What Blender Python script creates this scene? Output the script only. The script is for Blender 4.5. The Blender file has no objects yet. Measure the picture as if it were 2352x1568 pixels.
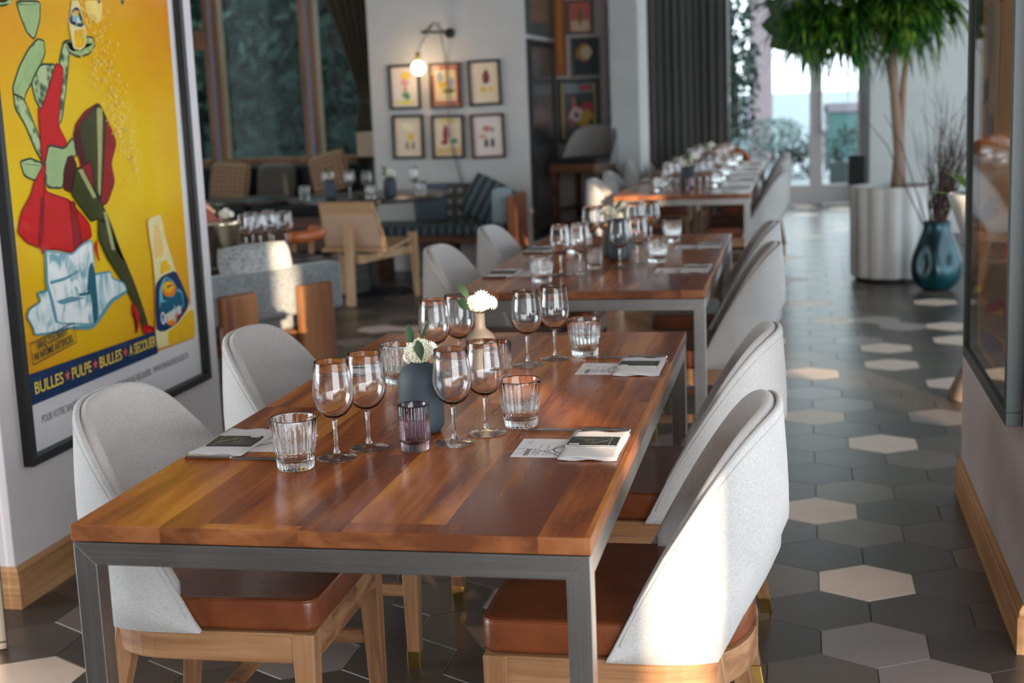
import bpy, bmesh, math, random
from mathutils import Vector, Matrix
random.seed(7)
D = bpy.data
COL = bpy.context.scene.collection
SC = bpy.context.scene
PI = math.pi

# ------------------------------------------------------------ camera
cam_d = D.cameras.new('camera'); cam = D.objects.new('camera', cam_d); COL.objects.link(cam); SC.camera = cam
yaw, pitch, roll = .2086, .1750, -.0399
F_PX = 3195.1
fwd = Vector((-math.sin(yaw)*math.cos(pitch), math.cos(yaw)*math.cos(pitch), -math.sin(pitch)))
rt = Vector((math.cos(yaw), math.sin(yaw), 0)); upv = rt.cross(fwd)
r2 = math.cos(roll)*rt + math.sin(roll)*upv; u2 = -math.sin(roll)*rt + math.cos(roll)*upv
M = Matrix((r2, u2, -fwd)).transposed().to_4x4(); M.translation = Vector((1.2269, -2.0845, 1.4428))
cam.matrix_world = M
cam_d.sensor_width = 36.0; cam_d.lens = F_PX*36/2352
cam_d.clip_start = .05; cam_d.clip_end = 200
cam_d.dof.use_dof = True; cam_d.dof.focus_distance = 2.9; cam_d.dof.aperture_fstop = 3.7; cam_d.dof.aperture_blades = 0

# ------------------------------------------------------------ world, sun, exposure
W = D.worlds.new('world'); SC.world = W; W.use_nodes = True
bg = W.node_tree.nodes['Background']; bg.inputs[0].default_value = (.84, .93, 1.0, 1); bg.inputs[1].default_value = 3.8
SUN_AZ, SUN_EL = math.radians(30), math.radians(8.5)
sd = D.lights.new('sun', 'SUN'); sd.energy = 12.0; sd.color = (1.0, .76, .52); sd.angle = math.radians(.28)
sun = D.objects.new('sun', sd); COL.objects.link(sun)
sdir = Vector((-math.sin(SUN_AZ)*math.cos(SUN_EL), math.cos(SUN_AZ)*math.cos(SUN_EL), -math.sin(SUN_EL)))
sun.rotation_euler = sdir.to_track_quat('-Z', 'Y').to_euler(); sun.location = (6, -8, 6)
def window_light(name, loc, rot, sx, sy, power, color=(.90, .95, 1.0)):
    # daylight entering through a window opening
    l = D.lights.new(name, 'AREA'); l.shape = 'RECTANGLE'; l.size = sx; l.size_y = sy; l.energy = power; l.color = color
    o = D.objects.new(name, l); COL.objects.link(o); o.location = loc; o.rotation_euler = rot; return o
window_light('daylight_behind', (4.3, -3.35, 1.75), (math.radians(90), 0, 0), 5.0, 2.9, 340, (.93, .96, 1.0))
window_light('daylight_right', (7.1, 4.6, 1.75), (math.radians(90), 0, math.radians(90)), 9.0, 2.9, 300, (.70, .86, 1.0))
for nm, lc, rz_, a_, b_ in (('portal_left', (-4.2, 11.45, 2.0), 180, 5.0, 2.6), ('portal_door', (1.2, 15.2, 1.6), 180, 2.0, 2.8)):
    po = window_light(nm, lc, (math.radians(90), 0, math.radians(rz_)), a_, b_, 1); po.data.cycles.is_portal = True
window_light('daylight_left_near', (-6.75, -.9, 1.8), (math.radians(90), 0, math.radians(-90)), 4.2, 2.8, 350)
window_light('daylight_left_side', (-6.9, 6.0, 2.0), (math.radians(90), 0, math.radians(-90)), 6.0, 2.4, 35)
SC.view_settings.view_transform = 'Standard'; SC.view_settings.look = 'None'
SC.view_settings.exposure = 0.12; SC.view_settings.gamma = 1.0; SC.view_settings.use_curve_mapping = False

# ------------------------------------------------------------ helpers
def lin(c):
    return tuple((x/12.92 if x <= .04045 else ((x+.055)/1.055)**2.4) for x in c)
def rgb(r, g, b):
    return lin((r/255, g/255, b/255)) + (1,)
class Nodes:
    def __init__(s, name):
        s.m = D.materials.new(name); s.m.use_nodes = True; s.t = s.m.node_tree
        s.b = s.t.nodes['Principled BSDF']; s.tc = None
    def n(s, typ, **k):
        nd = s.t.nodes.new(typ)
        for a, v in k.items():
            if a.startswith('i_'): nd.inputs[a[2:].replace('_', ' ')].default_value = v
            else: setattr(nd, a, v)
        return nd
    def l(s, a, b): s.t.links.new(a, b)
    def obj(s, scale=(1, 1, 1), rot=(0, 0, 0), loc=(0, 0, 0)):
        if not s.tc: s.tc = s.n('ShaderNodeTexCoord')
        mp = s.n('ShaderNodeMapping'); mp.inputs['Scale'].default_value = scale; mp.inputs['Rotation'].default_value = rot; mp.inputs['Location'].default_value = loc
        s.l(s.tc.outputs['Object'], mp.inputs['Vector']); return mp.outputs['Vector']
    def noise(s, vec, scale, detail=3, rough=.5, dist=0):
        nd = s.n('ShaderNodeTexNoise'); nd.inputs['Scale'].default_value = scale; nd.inputs['Detail'].default_value = detail
        nd.inputs['Roughness'].default_value = rough; nd.inputs['Distortion'].default_value = dist; s.l(vec, nd.inputs['Vector']); return nd.outputs['Fac']
    def ramp(s, fac, stops, interp='LINEAR'):
        nd = s.n('ShaderNodeValToRGB'); cr = nd.color_ramp; cr.interpolation = interp
        while len(cr.elements) < len(stops): cr.elements.new(.5)
        for e, (p, c) in zip(cr.elements, stops): e.position = p; e.color = c
        s.l(fac, nd.inputs['Fac']); return nd.outputs['Color']
    def bump(s, h, strength, dist=.01):
        nd = s.n('ShaderNodeBump'); nd.inputs['Strength'].default_value = strength; nd.inputs['Distance'].default_value = dist
        s.l(h, nd.inputs['Height']); s.l(nd.outputs['Normal'], s.b.inputs['Normal'])
    def math(s, op, a, b=None):
        nd = s.n('ShaderNodeMath', operation=op)
        for i, v in enumerate((a, b)):
            if v is None: continue
            if isinstance(v, (int, float)): nd.inputs[i].default_value = v
            else: s.l(v, nd.inputs[i])
        return nd.outputs[0]
MATS = {}
def plain(name, col, rough=.6, metal=0, spec=.5, coat=0, var=.08, scale=12, bump=0, bscale=200, sheen=0):
    if name in MATS: return MATS[name]
    s = Nodes(name); b = s.b
    c = col if len(col) == 4 else col + (1,)
    v = s.noise(s.obj(), scale, 4, .6)
    lo = tuple(x*(1-var) for x in c[:3]) + (1,); hi = tuple(min(1, x*(1+var)) for x in c[:3]) + (1,)
    s.l(s.ramp(v, [(.3, lo), (.7, hi)]), b.inputs['Base Color'])
    b.inputs['Roughness'].default_value = rough; b.inputs['Metallic'].default_value = metal
    b.inputs['Specular IOR Level'].default_value = spec; b.inputs['Coat Weight'].default_value = coat
    if sheen: b.inputs['Sheen Weight'].default_value = sheen
    if bump: s.bump(s.noise(s.obj(), bscale, 3), bump, .002)
    MATS[name] = s.m; return s.m
def emis(name, col, strength):
    if name in MATS: return MATS[name]
    s = Nodes(name); s.b.inputs['Base Color'].default_value = col; s.b.inputs['Emission Color'].default_value = col; s.b.inputs['Emission Strength'].default_value = strength
    MATS[name] = s.m; return s.m
def glass(name, col=(1, 1, 1, 1), rough=0.0, ior=1.46):
    s = Nodes(name); b = s.b; b.inputs['Base Color'].default_value = col; b.inputs['Transmission Weight'].default_value = 1
    b.inputs['Roughness'].default_value = rough; b.inputs['IOR'].default_value = ior; MATS[name] = s.m; return s.m
def pane_mat(name, fac=.7, tint=(1, 1, 1, 1)):
    s = Nodes(name); t = s.t; tr = s.n('ShaderNodeBsdfTransparent'); tr.inputs[0].default_value = tint
    gl = s.n('ShaderNodeBsdfGlossy'); gl.inputs['Roughness'].default_value = .03
    fr = s.n('ShaderNodeLayerWeight'); fr.inputs[0].default_value = .5; mx = s.n('ShaderNodeMixShader')
    s.l(s.math('MULTIPLY', s.math('ADD', s.math('MULTIPLY', s.math('POWER', fr.outputs['Facing'], 5.0), .9), .045), fac), mx.inputs[0]); s.l(tr.outputs[0], mx.inputs[1]); s.l(gl.outputs[0], mx.inputs[2])
    s.l(mx.outputs[0], t.nodes['Material Output'].inputs['Surface']); MATS[name] = s.m; return s.m
def wood(name, c0, c1, c2, boards=0, rough=.45, gs=(26, 1.6, 26), coat=0, axis='Y', rz=0, bmp=.05, spec=.5):
    s = Nodes(name); b = s.b
    if axis == 'Y': sc = gs
    elif axis == 'X': sc = (gs[1], gs[0], gs[2])
    else: sc = (gs[0], gs[2], gs[1])
    vec = s.obj(sc)
    if boards:
        x = s.n('ShaderNodeSeparateXYZ'); s.l(s.obj(), x.inputs[0])
        ax = x.outputs['X'] if axis == 'Y' else x.outputs['Y']
        ay = x.outputs['Y'] if axis == 'Y' else x.outputs['X']
        wob = s.math('MULTIPLY', s.math('SINE', s.math('MULTIPLY', ax, 29.0)), .035)
        idx = s.math('FLOOR', s.math('DIVIDE', s.math('ADD', ax, wob), boards))
        yo = s.math('MULTIPLY', idx, .437)
        idy = s.math('FLOOR', s.math('DIVIDE', s.math('ADD', ay, yo), .9))
        key = s.math('ADD', s.math('MULTIPLY', idx, 3.17), s.math('MULTIPLY', idy, 7.3))
        wn = s.n('ShaderNodeTexWhiteNoise', noise_dimensions='1D'); s.l(key, wn.inputs['W'])
        off = s.n('ShaderNodeVectorMath', operation='ADD'); s.l(vec, off.inputs[0])
        cmb = s.n('ShaderNodeCombineXYZ'); s.l(s.math('MULTIPLY', wn.outputs['Value'], 40), cmb.inputs[1]); s.l(s.math('MULTIPLY', wn.outputs['Value'], 17), cmb.inputs[2]); s.l(cmb.outputs[0], off.inputs[1]); vec = off.outputs[0]
    g = s.noise(vec, .5, 4, .5, .7)
    # fine streaks
    g2 = s.noise(vec, 4.2, 5, .6, .4)
    f = s.math('ADD', s.math('MULTIPLY', g, .8), s.math('MULTIPLY', g2, .2))
    if boards:
        f = s.math('ADD', s.math('MULTIPLY', f, .85), s.math('MULTIPLY', s.math('SUBTRACT', wn.outputs['Value'], .35), .17))
    s.l(s.ramp(f, [(.34, c0), (.49, c1), (.66, c2)]), b.inputs['Base Color'])
    b.inputs['Roughness'].default_value = rough; b.inputs['Specular IOR Level'].default_value = spec; b.inputs['Coat Weight'].default_value = coat; b.inputs['Coat Roughness'].default_value = .12
    if bmp: s.bump(g2, bmp, .001)
    MATS[name] = s.m; return s.m

class MB:
    def __init__(s): s.v = []; s.f = []; s.m = []; s.sm = []; s.cur = 0
    def add(s, vs, fs, mat=None, smooth=True):
        o = len(s.v); s.v += [tuple(x) for x in vs]
        for f in fs: s.f.append(tuple(i+o for i in f)); s.m.append(s.cur if mat is None else mat); s.sm.append(smooth)
        return s
    def box(s, x0, y0, z0, x1, y1, z1, mat=None):
        vs = [(x, y, z) for z in (z0, z1) for y in (y0, y1) for x in (x0, x1)]
        return s.add(vs, [(0, 2, 3, 1), (4, 5, 7, 6), (0, 1, 5, 4), (2, 6, 7, 3), (0, 4, 6, 2), (1, 3, 7, 5)], mat, False)
    def hexa(s, b, t, mat=None):
        # b, t: 4 points ccw each
        return s.add(list(b)+list(t), [(3, 2, 1, 0), (4, 5, 6, 7), (0, 1, 5, 4), (1, 2, 6, 5), (2, 3, 7, 6), (3, 0, 4, 7)], mat, False)
    def prism(s, poly, z0, z1, mat=None, smooth=False):
        n = len(poly); vs = [(x, y, z0) for x, y in poly] + [(x, y, z1) for x, y in poly]
        fs = [tuple(range(n-1, -1, -1)), tuple(range(n, 2*n))]
        s.add(vs, fs, mat, False); o = len(s.v)-2*n
        for i in range(n):
            j = (i+1) % n; s.f.append((o+i, o+j, o+n+j, o+n+i)); s.m.append(s.cur if mat is None else mat); s.sm.append(smooth)
        return s
    def lathe(s, prof, n=32, c=(0, 0, 0), mod=None, mat=None):
        # prof list (r,z); r==0 ends close
        vs = []; rings = []
        for k, (r, z) in enumerate(prof):
            if r < 1e-6: rings.append([len(vs)]); vs.append((c[0], c[1], c[2]+z))
            else:
                ring = []
                for i in range(n):
                    a = 2*PI*i/n; rr = r*(mod(a, z, k) if mod else 1); ring.append(len(vs)); vs.append((c[0]+rr*math.cos(a), c[1]+rr*math.sin(a), c[2]+z))
                rings.append(ring)
        fs = []
        for A, B in zip(rings, rings[1:]):
            if len(A) == 1 and len(B) == 1: continue
            for i in range(n):
                j = (i+1) % n
                if len(A) == 1: fs.append((A[0], B[j], B[i]))
                elif len(B) == 1: fs.append((A[i], A[j], B[0]))
                else: fs.append((A[i], A[j], B[j], B[i]))
        return s.add(vs, fs, mat, True)
    def tube(s, pts, r, n=8, mat=None, closed=False, cap=True):
        pts = [Vector(p) for p in pts]; N = len(pts); rs = r if isinstance(r, (list, tuple)) else [r]*N
        vs = []; prev = None
        for i, p in enumerate(pts):
            if closed: t = pts[(i+1) % N]-pts[i-1]
            else: t = pts[min(i+1, N-1)]-pts[max(i-1, 0)]
            t.normalize()
            if prev is None:
                a = Vector((0, 0, 1)) if abs(t.z) < .9 else Vector((1, 0, 0)); u = t.cross(a).normalized()
            else: u = (prev - t*prev.dot(t)).normalized()
            prev = u; w = t.cross(u)
            for k in range(n):
                a = 2*PI*k/n; vs.append(p+rs[i]*(math.cos(a)*u+math.sin(a)*w))
        fs = []
        for i in range(N if closed else N-1):
            j = (i+1) % N
            for k in range(n):
                l = (k+1) % n; fs.append((i*n+k, i*n+l, j*n+l, j*n+k))
        if cap and not closed: fs += [tuple(range(n-1, -1, -1)), tuple(range((N-1)*n, N*n))]
        return s.add(vs, fs, mat, True)
    def sphere(s, c, r, n=12, m=8, mat=None, sc=(1, 1, 1)):
        prof = [(math.sin(PI*i/m), -math.cos(PI*i/m)) for i in range(m+1)]; prof[0] = (0, -1); prof[-1] = (0, 1)
        o = len(s.v); s.lathe(prof, n, (0, 0, 0), None, mat)
        for i in range(o, len(s.v)):
            x, y, z = s.v[i]; s.v[i] = (c[0]+x*r*sc[0], c[1]+y*r*sc[1], c[2]+z*r*sc[2])
        return s
    def xf(s, mat4, start=0):
        for i in range(start, len(s.v)): s.v[i] = tuple(mat4 @ Vector(s.v[i]))
        return s
    def build(s, name, mats, parent=None, bevel=0, seg=2, loc=(0, 0, 0), rz=0, subsurf=0, recalc=False):
        me = D.meshes.new(name); me.from_pydata(s.v, [], s.f); me.validate(clean_customdata=False)
        for m in (mats if isinstance(mats, (list, tuple)) else [mats]): me.materials.append(m)
        if len(me.polygons) == len(s.m):
            me.polygons.foreach_set('material_index', s.m); me.polygons.foreach_set('use_smooth', s.sm)
        me.update()
        if recalc:
            b_ = bmesh.new(); b_.from_mesh(me); bmesh.ops.recalc_face_normals(b_, faces=b_.faces); b_.to_mesh(me); b_.free()
        o = D.objects.new(name, me); COL.objects.link(o); o.location = loc; o.rotation_euler = (0, 0, rz)
        if parent: o.parent = parent
        if bevel:
            b = o.modifiers.new('bevel', 'BEVEL'); b.width = bevel; b.segments = seg; b.limit_method = 'ANGLE'; b.angle_limit = math.radians(40)
        if subsurf:
            b = o.modifiers.new('sub', 'SUBSURF'); b.levels = subsurf; b.render_levels = subsurf
        return o
def tag(o, label=None, cat=None, group=None, kind=None):
    if label: o['label'] = label
    if cat: o['category'] = cat
    if group: o['group'] = group
    if kind: o['kind'] = kind
    return o
def empty(name, loc=(0, 0, 0), rz=0, label=None, cat=None, group=None):
    o = D.objects.new(name, None); COL.objects.link(o); o.location = loc; o.rotation_euler = (0, 0, rz); o.empty_display_size = .05
    return tag(o, label, cat, group)
def kids(o): return [c for c in D.objects if c.parent == o]
def copy_tree(o, loc=None, rz=None, label=None, group=None, parent=None):
    c = o.copy(); COL.objects.link(c)
    if parent: c.parent = parent
    if loc is not None: c.location = loc
    if rz is not None: c.rotation_euler = (0, 0, rz)
    if label: c['label'] = label
    if group: c['group'] = group
    for ch in kids(o): copy_tree(ch, parent=c)
    return c
def struct(o): o['kind'] = 'structure'; return o
def text_mesh(name, body, size, mat, parent, mtx, sx=1.0, bold=0.0, shear=0.0, align='LEFT', ext=.0002):
    cu = D.curves.new(name, 'FONT'); cu.body = body; cu.size = size; cu.extrude = ext; cu.offset = bold; cu.shear = shear; cu.align_x = align
    to = D.objects.new('tmp', cu); COL.objects.link(to); bpy.context.view_layer.update()
    dg = bpy.context.evaluated_depsgraph_get(); me = D.meshes.new_from_object(to.evaluated_get(dg)); D.objects.remove(to)
    me.name = name; me.transform(Matrix.Diagonal((sx, 1, 1, 1))); me.transform(mtx); me.materials.clear(); me.materials.append(mat)
    o = D.objects.new(name, me); COL.objects.link(o); o.parent = parent; return o
def rrect(x0, y0, x1, y1, r, n=4):
    out = []
    for cx, cy, a0 in ((x1-r, y1-r, 0), (x0+r, y1-r, 90), (x0+r, y0+r, 180), (x1-r, y0+r, 270)):
        for k in range(n+1):
            a = math.radians(a0+90*k/n); out.append((cx+r*math.cos(a), cy+r*math.sin(a)))
    return out
# ------------------------------------------------------------ materials
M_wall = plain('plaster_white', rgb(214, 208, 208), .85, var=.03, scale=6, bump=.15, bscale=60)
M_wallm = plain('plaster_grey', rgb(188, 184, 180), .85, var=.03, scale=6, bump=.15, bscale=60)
M_wallr = plain('plaster_warm', rgb(196, 184, 180), .8, var=.05, scale=5, bump=.2, bscale=40)
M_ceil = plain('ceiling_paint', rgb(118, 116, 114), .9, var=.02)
M_base = wood('oak_baseboard', rgb(142, 98, 58), rgb(176, 128, 80), rgb(198, 152, 104), rough=.5, gs=(30, 1.2, 60))
M_basex = wood('oak_baseboard_x', rgb(142, 98, 58), rgb(176, 128, 80), rgb(198, 152, 104), rough=.5, gs=(30, 1.2, 60), axis='X')
M_top = wood('walnut_boards', rgb(104, 48, 16), rgb(158, 84, 30), rgb(208, 136, 58), boards=.13, rough=.25, gs=(22, 2.2, 22), coat=.06, spec=.32)
M_end = wood('walnut_end', rgb(98, 52, 26), rgb(136, 80, 44), rgb(166, 106, 64), boards=.13, rough=.4, gs=(20, 9, 40), coat=.1)
M_leg = wood('walnut_leg', rgb(92, 60, 38), rgb(140, 98, 64), rgb(170, 128, 90), rough=.45, gs=(28, 2, 28), axis='Z')
M_apron = wood('walnut_apron', rgb(92, 60, 38), rgb(140, 98, 64), rgb(170, 128, 90), rough=.45, gs=(22, 2.4, 60), axis='Y')
M_brass = plain('brass', rgb(196, 164, 92), .3, 1, var=.05)
def steel_mat(name, ax):
    s = Nodes(name); b = s.b; sc = (3, 3, 220) if ax == 'X' else ((220, 220, 3) if ax == 'Z' else (220, 3, 220))
    g = s.noise(s.obj(sc), 1.0, 3, .6); g2 = s.noise(s.obj(), 5, 3)
    s.l(s.ramp(s.math('ADD', s.math('MULTIPLY', g, .5), s.math('MULTIPLY', g2, .5)), [(.3, rgb(150, 148, 145)), (.7, rgb(196, 194, 190))]), b.inputs['Base Color'])
    b.inputs['Metallic'].default_value = 1; b.inputs['Roughness'].default_value = .36; s.bump(g, .05, .0006); return s.m
M_stX, M_stZ, M_stY = steel_mat('brushed_steel_x', 'X'), steel_mat('brushed_steel_z', 'Z'), steel_mat('brushed_steel_y', 'Y')
def fabric_mat(name, c, var=.10, sc=900):
    s = Nodes(name); b = s.b
    h = s.noise(s.obj((1, 1, .25)), sc, 2, .7); v = s.noise(s.obj((.25, .25, 1)), sc, 2, .7); big = s.noise(s.obj(), 7, 3)
    f = s.math('ADD', s.math('MULTIPLY', s.math('ADD', h, v), .42), s.math('MULTIPLY', big, .16))
    lo = tuple(x*(1-var*2) for x in c[:3]) + (1,); hi = tuple(min(1, x*(1+var)) for x in c[:3]) + (1,)
    s.l(s.ramp(f, [(.36, lo), (.6, hi)]), b.inputs['Base Color']); b.inputs['Roughness'].default_value = .92; b.inputs['Sheen Weight'].default_value = .25
    s.bump(f, .35, .002); return s.m
M_fab = fabric_mat('linen_fabric', rgb(184, 181, 178), .16)
M_fabin = fabric_mat('linen_fabric_inner', rgb(176, 171, 167), .16)
M_pipe = fabric_mat('linen_piping', rgb(176, 172, 168))
M_leather = plain('cognac_leather', rgb(112, 58, 30), .34, spec=.5, var=.28, scale=9, bump=.35, bscale=160, coat=.12)
M_tan = plain('tan_leather', rgb(176, 92, 44), .4, var=.15, scale=9, bump=.3)
M_glass = glass('clear_glass', (1, 1, 1, 1)); M_thin = pane_mat('thin_clear_glass', 1.7, (.98, .98, .98, 1)); M_smoke = glass('smoky_glass', rgb(206, 186, 196)); M_rose = glass('rose_glass', rgb(246, 236, 232))
M_slate = plain('slate_ceramic', rgb(56, 66, 74), .62, var=.04, bump=.1, bscale=500)
M_taupe = plain('taupe_ceramic', rgb(100, 93, 84), .6, var=.04, bump=.1, bscale=500)
M_black = plain('black_frame', rgb(24, 26, 25), .45, var=.1)
M_dgfr = plain('graphite_frame', rgb(62, 70, 68), .4, var=.05)
M_napkin = fabric_mat('napkin_linen', rgb(190, 184, 182), .12, 1200)
M_paper = plain('paper', rgb(226, 222, 222), .7, var=.015)
M_card = plain('dark_card', rgb(52, 54, 48), .45, var=.1)
M_cardline = plain('card_line', rgb(190, 190, 178), .6)
M_ink = plain('ink', rgb(70, 68, 74), .7); M_inkd = plain('ink_dark', rgb(34, 34, 40), .7)
M_knife = plain('knife_steel', rgb(190, 188, 186), .2, 1, var=.04)
M_leaf = plain('leaf_green', rgb(36, 68, 34), .5, var=.25, scale=30)
M_berry = plain('white_blossom', rgb(236, 230, 206), .7, var=.06, scale=60)
M_petal = plain('white_petal', rgb(244, 238, 226), .7, var=.03)
M_stem = plain('green_stem', rgb(70, 84, 48), .6)

# ------------------------------------------------------------ floor of hexagonal tiles
def build_floor():
    w = .2701; ox, oy = 1.4094, 1.9204; dy = w*math.sqrt(3)/2; R = w/math.sqrt(3)
    pal = [rgb(68, 59, 51), rgb(76, 66, 57), rgb(84, 74, 65), rgb(106, 93, 82), rgb(122, 111, 107), rgb(60, 53, 48), rgb(212, 192, 174), rgb(150, 138, 134)]
    mats = []
    for k, c in enumerate(pal):
        mats.append(plain('cement_tile_%s' % 'abcdefgh'[k], c, .34 if k != 6 else .42, var=.07, scale=5, bump=.12, bscale=30))
    mats.append(plain('grout', rgb(58, 52, 48), .9, var=.1, scale=40))
    white = {(-1, 3), (0, 0), (1, 7), (-1, 13), (2, 14), (2, 16), (0, 20), (-1, 23), (5, 23), (5, 19), (5, 17), (4, 12), (-3, 17), (-1, 9), (-16, -4), (-19, -3), (-19, 19), (-2, 28), (3, 31), (-2, 34), (-21, 19), (-26, 26), (-2, -4), (-9, 5)}
    mid = {(0, 2): 3, (0, 4): 3, (0, -2): 4, (1, -3): 4, (0, 10): 4, (2, 6): 3, (3, 9): 4, (3, 19): 7, (-2, 0): 3, (3, 1): 3, (-1, 27): 4, (2, 20): 7, (1, 17): 4, (-1, 11): 4}
    rnd = random.Random(3); mb = MB(); g = .0022
    for j in range(-20, 64):
        for i in range(-62, 34):
            if (i+j) % 2: continue
            x = ox+i*w/2; y = oy+j*dy
            if x < -6.6 or x > 5.2 or y > 15.2: continue
            if (i, j) in white: m = 6
            elif (i, j) in mid: m = mid[(i, j)]
            elif -3 <= i <= 6 and -4 <= j <= 24: m = rnd.choice([0, 0, 1, 5, 2, 1])
            else: m = rnd.choices([0, 1, 2, 3, 4, 5, 6, 7], [5, 4, 3, 1.2, 1, 3, 1.1, .5])[0]
            top = [(x+(R-g)*math.cos(PI/6+k*PI/3), y+(R-g)*math.sin(PI/6+k*PI/3), 0) for k in range(6)]
            b = R-g*.25; bot = [(x+b*math.cos(PI/6+k*PI/3), y+b*math.sin(PI/6+k*PI/3), -.0022) for k in range(6)]
            mb.add(top+bot, [(0, 1, 2, 3, 4, 5)] + [(6+k, 6+(k+1) % 6, (k+1) % 6, k) for k in range(6)], m, False)
    mb.box(-7, -4, -.1, 7.4, 15.6, -.002, 8)
    return struct(mb.build('floor', mats))
build_floor()

# ------------------------------------------------------------ shell of the room
def wallbox(name, x0, y0, z0, x1, y1, z1, m, bevel=.003): return struct(MB().box(x0, y0, z0, x1, y1, z1).build(name, m, bevel=bevel))
H = 3.5
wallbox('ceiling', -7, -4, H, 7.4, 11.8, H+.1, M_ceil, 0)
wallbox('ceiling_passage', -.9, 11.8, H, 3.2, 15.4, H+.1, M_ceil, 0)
# pillar wall left, with the big poster
wallbox('wall_left', -6.8, 1.475, 0, -1.057, 3.02, H, M_wall)
def baseboard(name, pts, h=.125, t=.018, m=M_base):
    # moulded strip following the wall; pts are outer-face corner points (x, y)
    prof = [(0, 0), (t, 0), (t, h-.028), (t-.005, h-.024), (t-.005, h-.012), (t-.010, h-.004), (t-.013, h), (0, h)]
    mb = MB(); n = len(prof); N = len(pts); offs = []
    for k in range(N):
        d = []
        if k > 0: d.append((Vector(pts[k])-Vector(pts[k-1])).normalized())
        if k < N-1: d.append((Vector(pts[k+1])-Vector(pts[k])).normalized())
        ns = [Vector((q.y, -q.x)) for q in d]; nn = sum(ns, Vector((0, 0))); nn = nn/(nn.length**2)*len(ns) if len(ns) > 1 else nn
        if len(ns) > 1: nn = (ns[0]+ns[1])/(1+ns[0].dot(ns[1]))
        offs.append(nn)
    for k in range(N):
        for a, z in prof: mb.v.append((pts[k][0]+offs[k].x*a, pts[k][1]+offs[k].y*a, z))
    for k in range(N-1):
        for i in range(n):
            j = (i+1) % n; mb.f.append((k*n+i, (k+1)*n+i, (k+1)*n+j, k*n+j)); mb.m.append(0); mb.sm.append(False)
    mb.f.append(tuple(range(n))); mb.m.append(0); mb.sm.append(False); mb.f.append(tuple((N-1)*n+i for i in reversed(range(n)))); mb.m.append(0); mb.sm.append(False)
    return struct(mb.build(name, m))
baseboard('baseboard_left', [(-1.057, 1.475), (-1.057, 3.02)])
baseboard('baseboard_left_front', [(-6.7, 1.475), (-1.057, 1.475), (-1.057, 1.4755)], m=M_basex)
# pillar wall right
wallbox('wall_right', 1.775, 1.44, 0, 2.1, 2.88, H, M_wallr)
baseboard('baseboard_right', [(1.775, 2.88), (1.775, 1.44)])
baseboard('baseboard_right_front', [(1.775, 1.4405), (1.775, 1.44), (2.1, 1.44)], m=M_basex)
# centre column with the six pictures, and the recess behind
CY = 9.3
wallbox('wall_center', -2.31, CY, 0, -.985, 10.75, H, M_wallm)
wallbox('wall_recess', -.985, 10.75, 0, -.155, 10.95, H, M_wallr)
M_text = plain('ribbed_plaster', rgb(186, 188, 184), .8, var=.06, scale=4, bump=.5, bscale=30)
wallbox('wall_ribbed', -.405, 10.2, 0, -.155, 10.75, H, M_text)
# left hall windows
M_wframe = wood('window_timber', rgb(112, 74, 44), rgb(146, 100, 62), rgb(166, 120, 80), rough=.5, axis='Z')
M_alu = plain('window_edge', rgb(150, 140, 148), .5)
M_pane = pane_mat('window_glass', .14, tint=(.74, .88, .86, 1)); M_pane2 = pane_mat('door_glass', .8, tint=(.93, .97, .96, 1))
WY = 11.5
wallbox('wall_back_left', -7, WY, 0, -2.2, WY+.18, .84, M_wall)
wallbox('wall_back_left_lintel', -7, WY, 3.2, -2.2, WY+.18, H, M_wall)
def window(n, x0, x1, z0, z1, y, transom=None):
    fr = MB(); t = .06
    fr.box(x0, y-.05, z0, x0+t, y+.1, z1); fr.box(x1-t, y-.05, z0, x1, y+.1, z1); fr.box(x0+t, y-.05, z0, x1-t, y+.1, z0+.07); fr.box(x0+t, y-.05, z1-.07, x1-t, y+.1, z1)
    if transom: fr.box(x0+t, y-.04, transom, x1-t, y+.09, transom+.19)
    o = struct(fr.build('window_%d' % n, M_wframe, bevel=.004))
    MB().box(x0+t, y+.06, z0+.07, x1-t, y+.066, z1-.07).build('pane', M_pane, o)
    MB().box(x1-.002, y-.06, z0, x1+.045, y+.12, z1).build('window_jamb', M_alu, o)
    return o
window(1, -5.72, -4.655, .84, 3.2, WY, 2.02); window(2, -4.61, -3.635, .84, 3.2, WY); window(3, -3.59, -2.25, .84, 3.2, WY)
window(4, -6.9, -5.765, .84, 3.2, WY)
# passage to the glass entrance at the far end
M_dframe = plain('door_frame_paint', rgb(206, 202, 204), .6, var=.03)
DY = 15.1
wallbox('wall_far_left', -.75, 12.85, 0, .30, 15.1, H, M_wallr)
wallbox('wall_far_side', -.85, 10.95, 0, -.75, 12.85, H, M_wallr)
def glazed(n, x0, x1, kick=.24):
    fr = MB(); t = .075
    fr.box(x0, DY, 0, x0+t, DY+.07, H); fr.box(x1-t, DY, 0, x1, DY+.07, H); fr.box(x0+t, DY, .03, x1-t, DY+.07, kick); fr.box(x0+t, DY, 3.2, x1-t, DY+.07, H)
    o = struct(fr.build('door_%d' % n, M_dframe, bevel=.003)); MB().box(x0+t, DY+.03, kick, x1-t, DY+.036, 3.2).build('pane', M_pane2, o); return o
glazed(1, .30, 1.40); d2 = glazed(2, 1.40, 1.96)
hb = MB(); hb.tube([(1.46, DY-.05, .85), (1.46, DY-.05, 1.35)], .012); hb.box(1.45, DY-.05, .9, 1.47, DY+.005, .92); hb.box(1.45, DY-.05, 1.28, 1.47, DY+.005, 1.30)
hb.build('door_handle', M_stZ, d2)
wallbox('trim_1', 1.96, DY-.3, 0, 2.03, DY+.1, H, M_dgfr)
M_wallc = plain('plaster_cool', rgb(206, 210, 206), .85, var=.03, scale=3)
wallbox('wall_back_right', 1.86, 11.6, 0, 5.2, 11.8, H, M_wallc)
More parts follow.
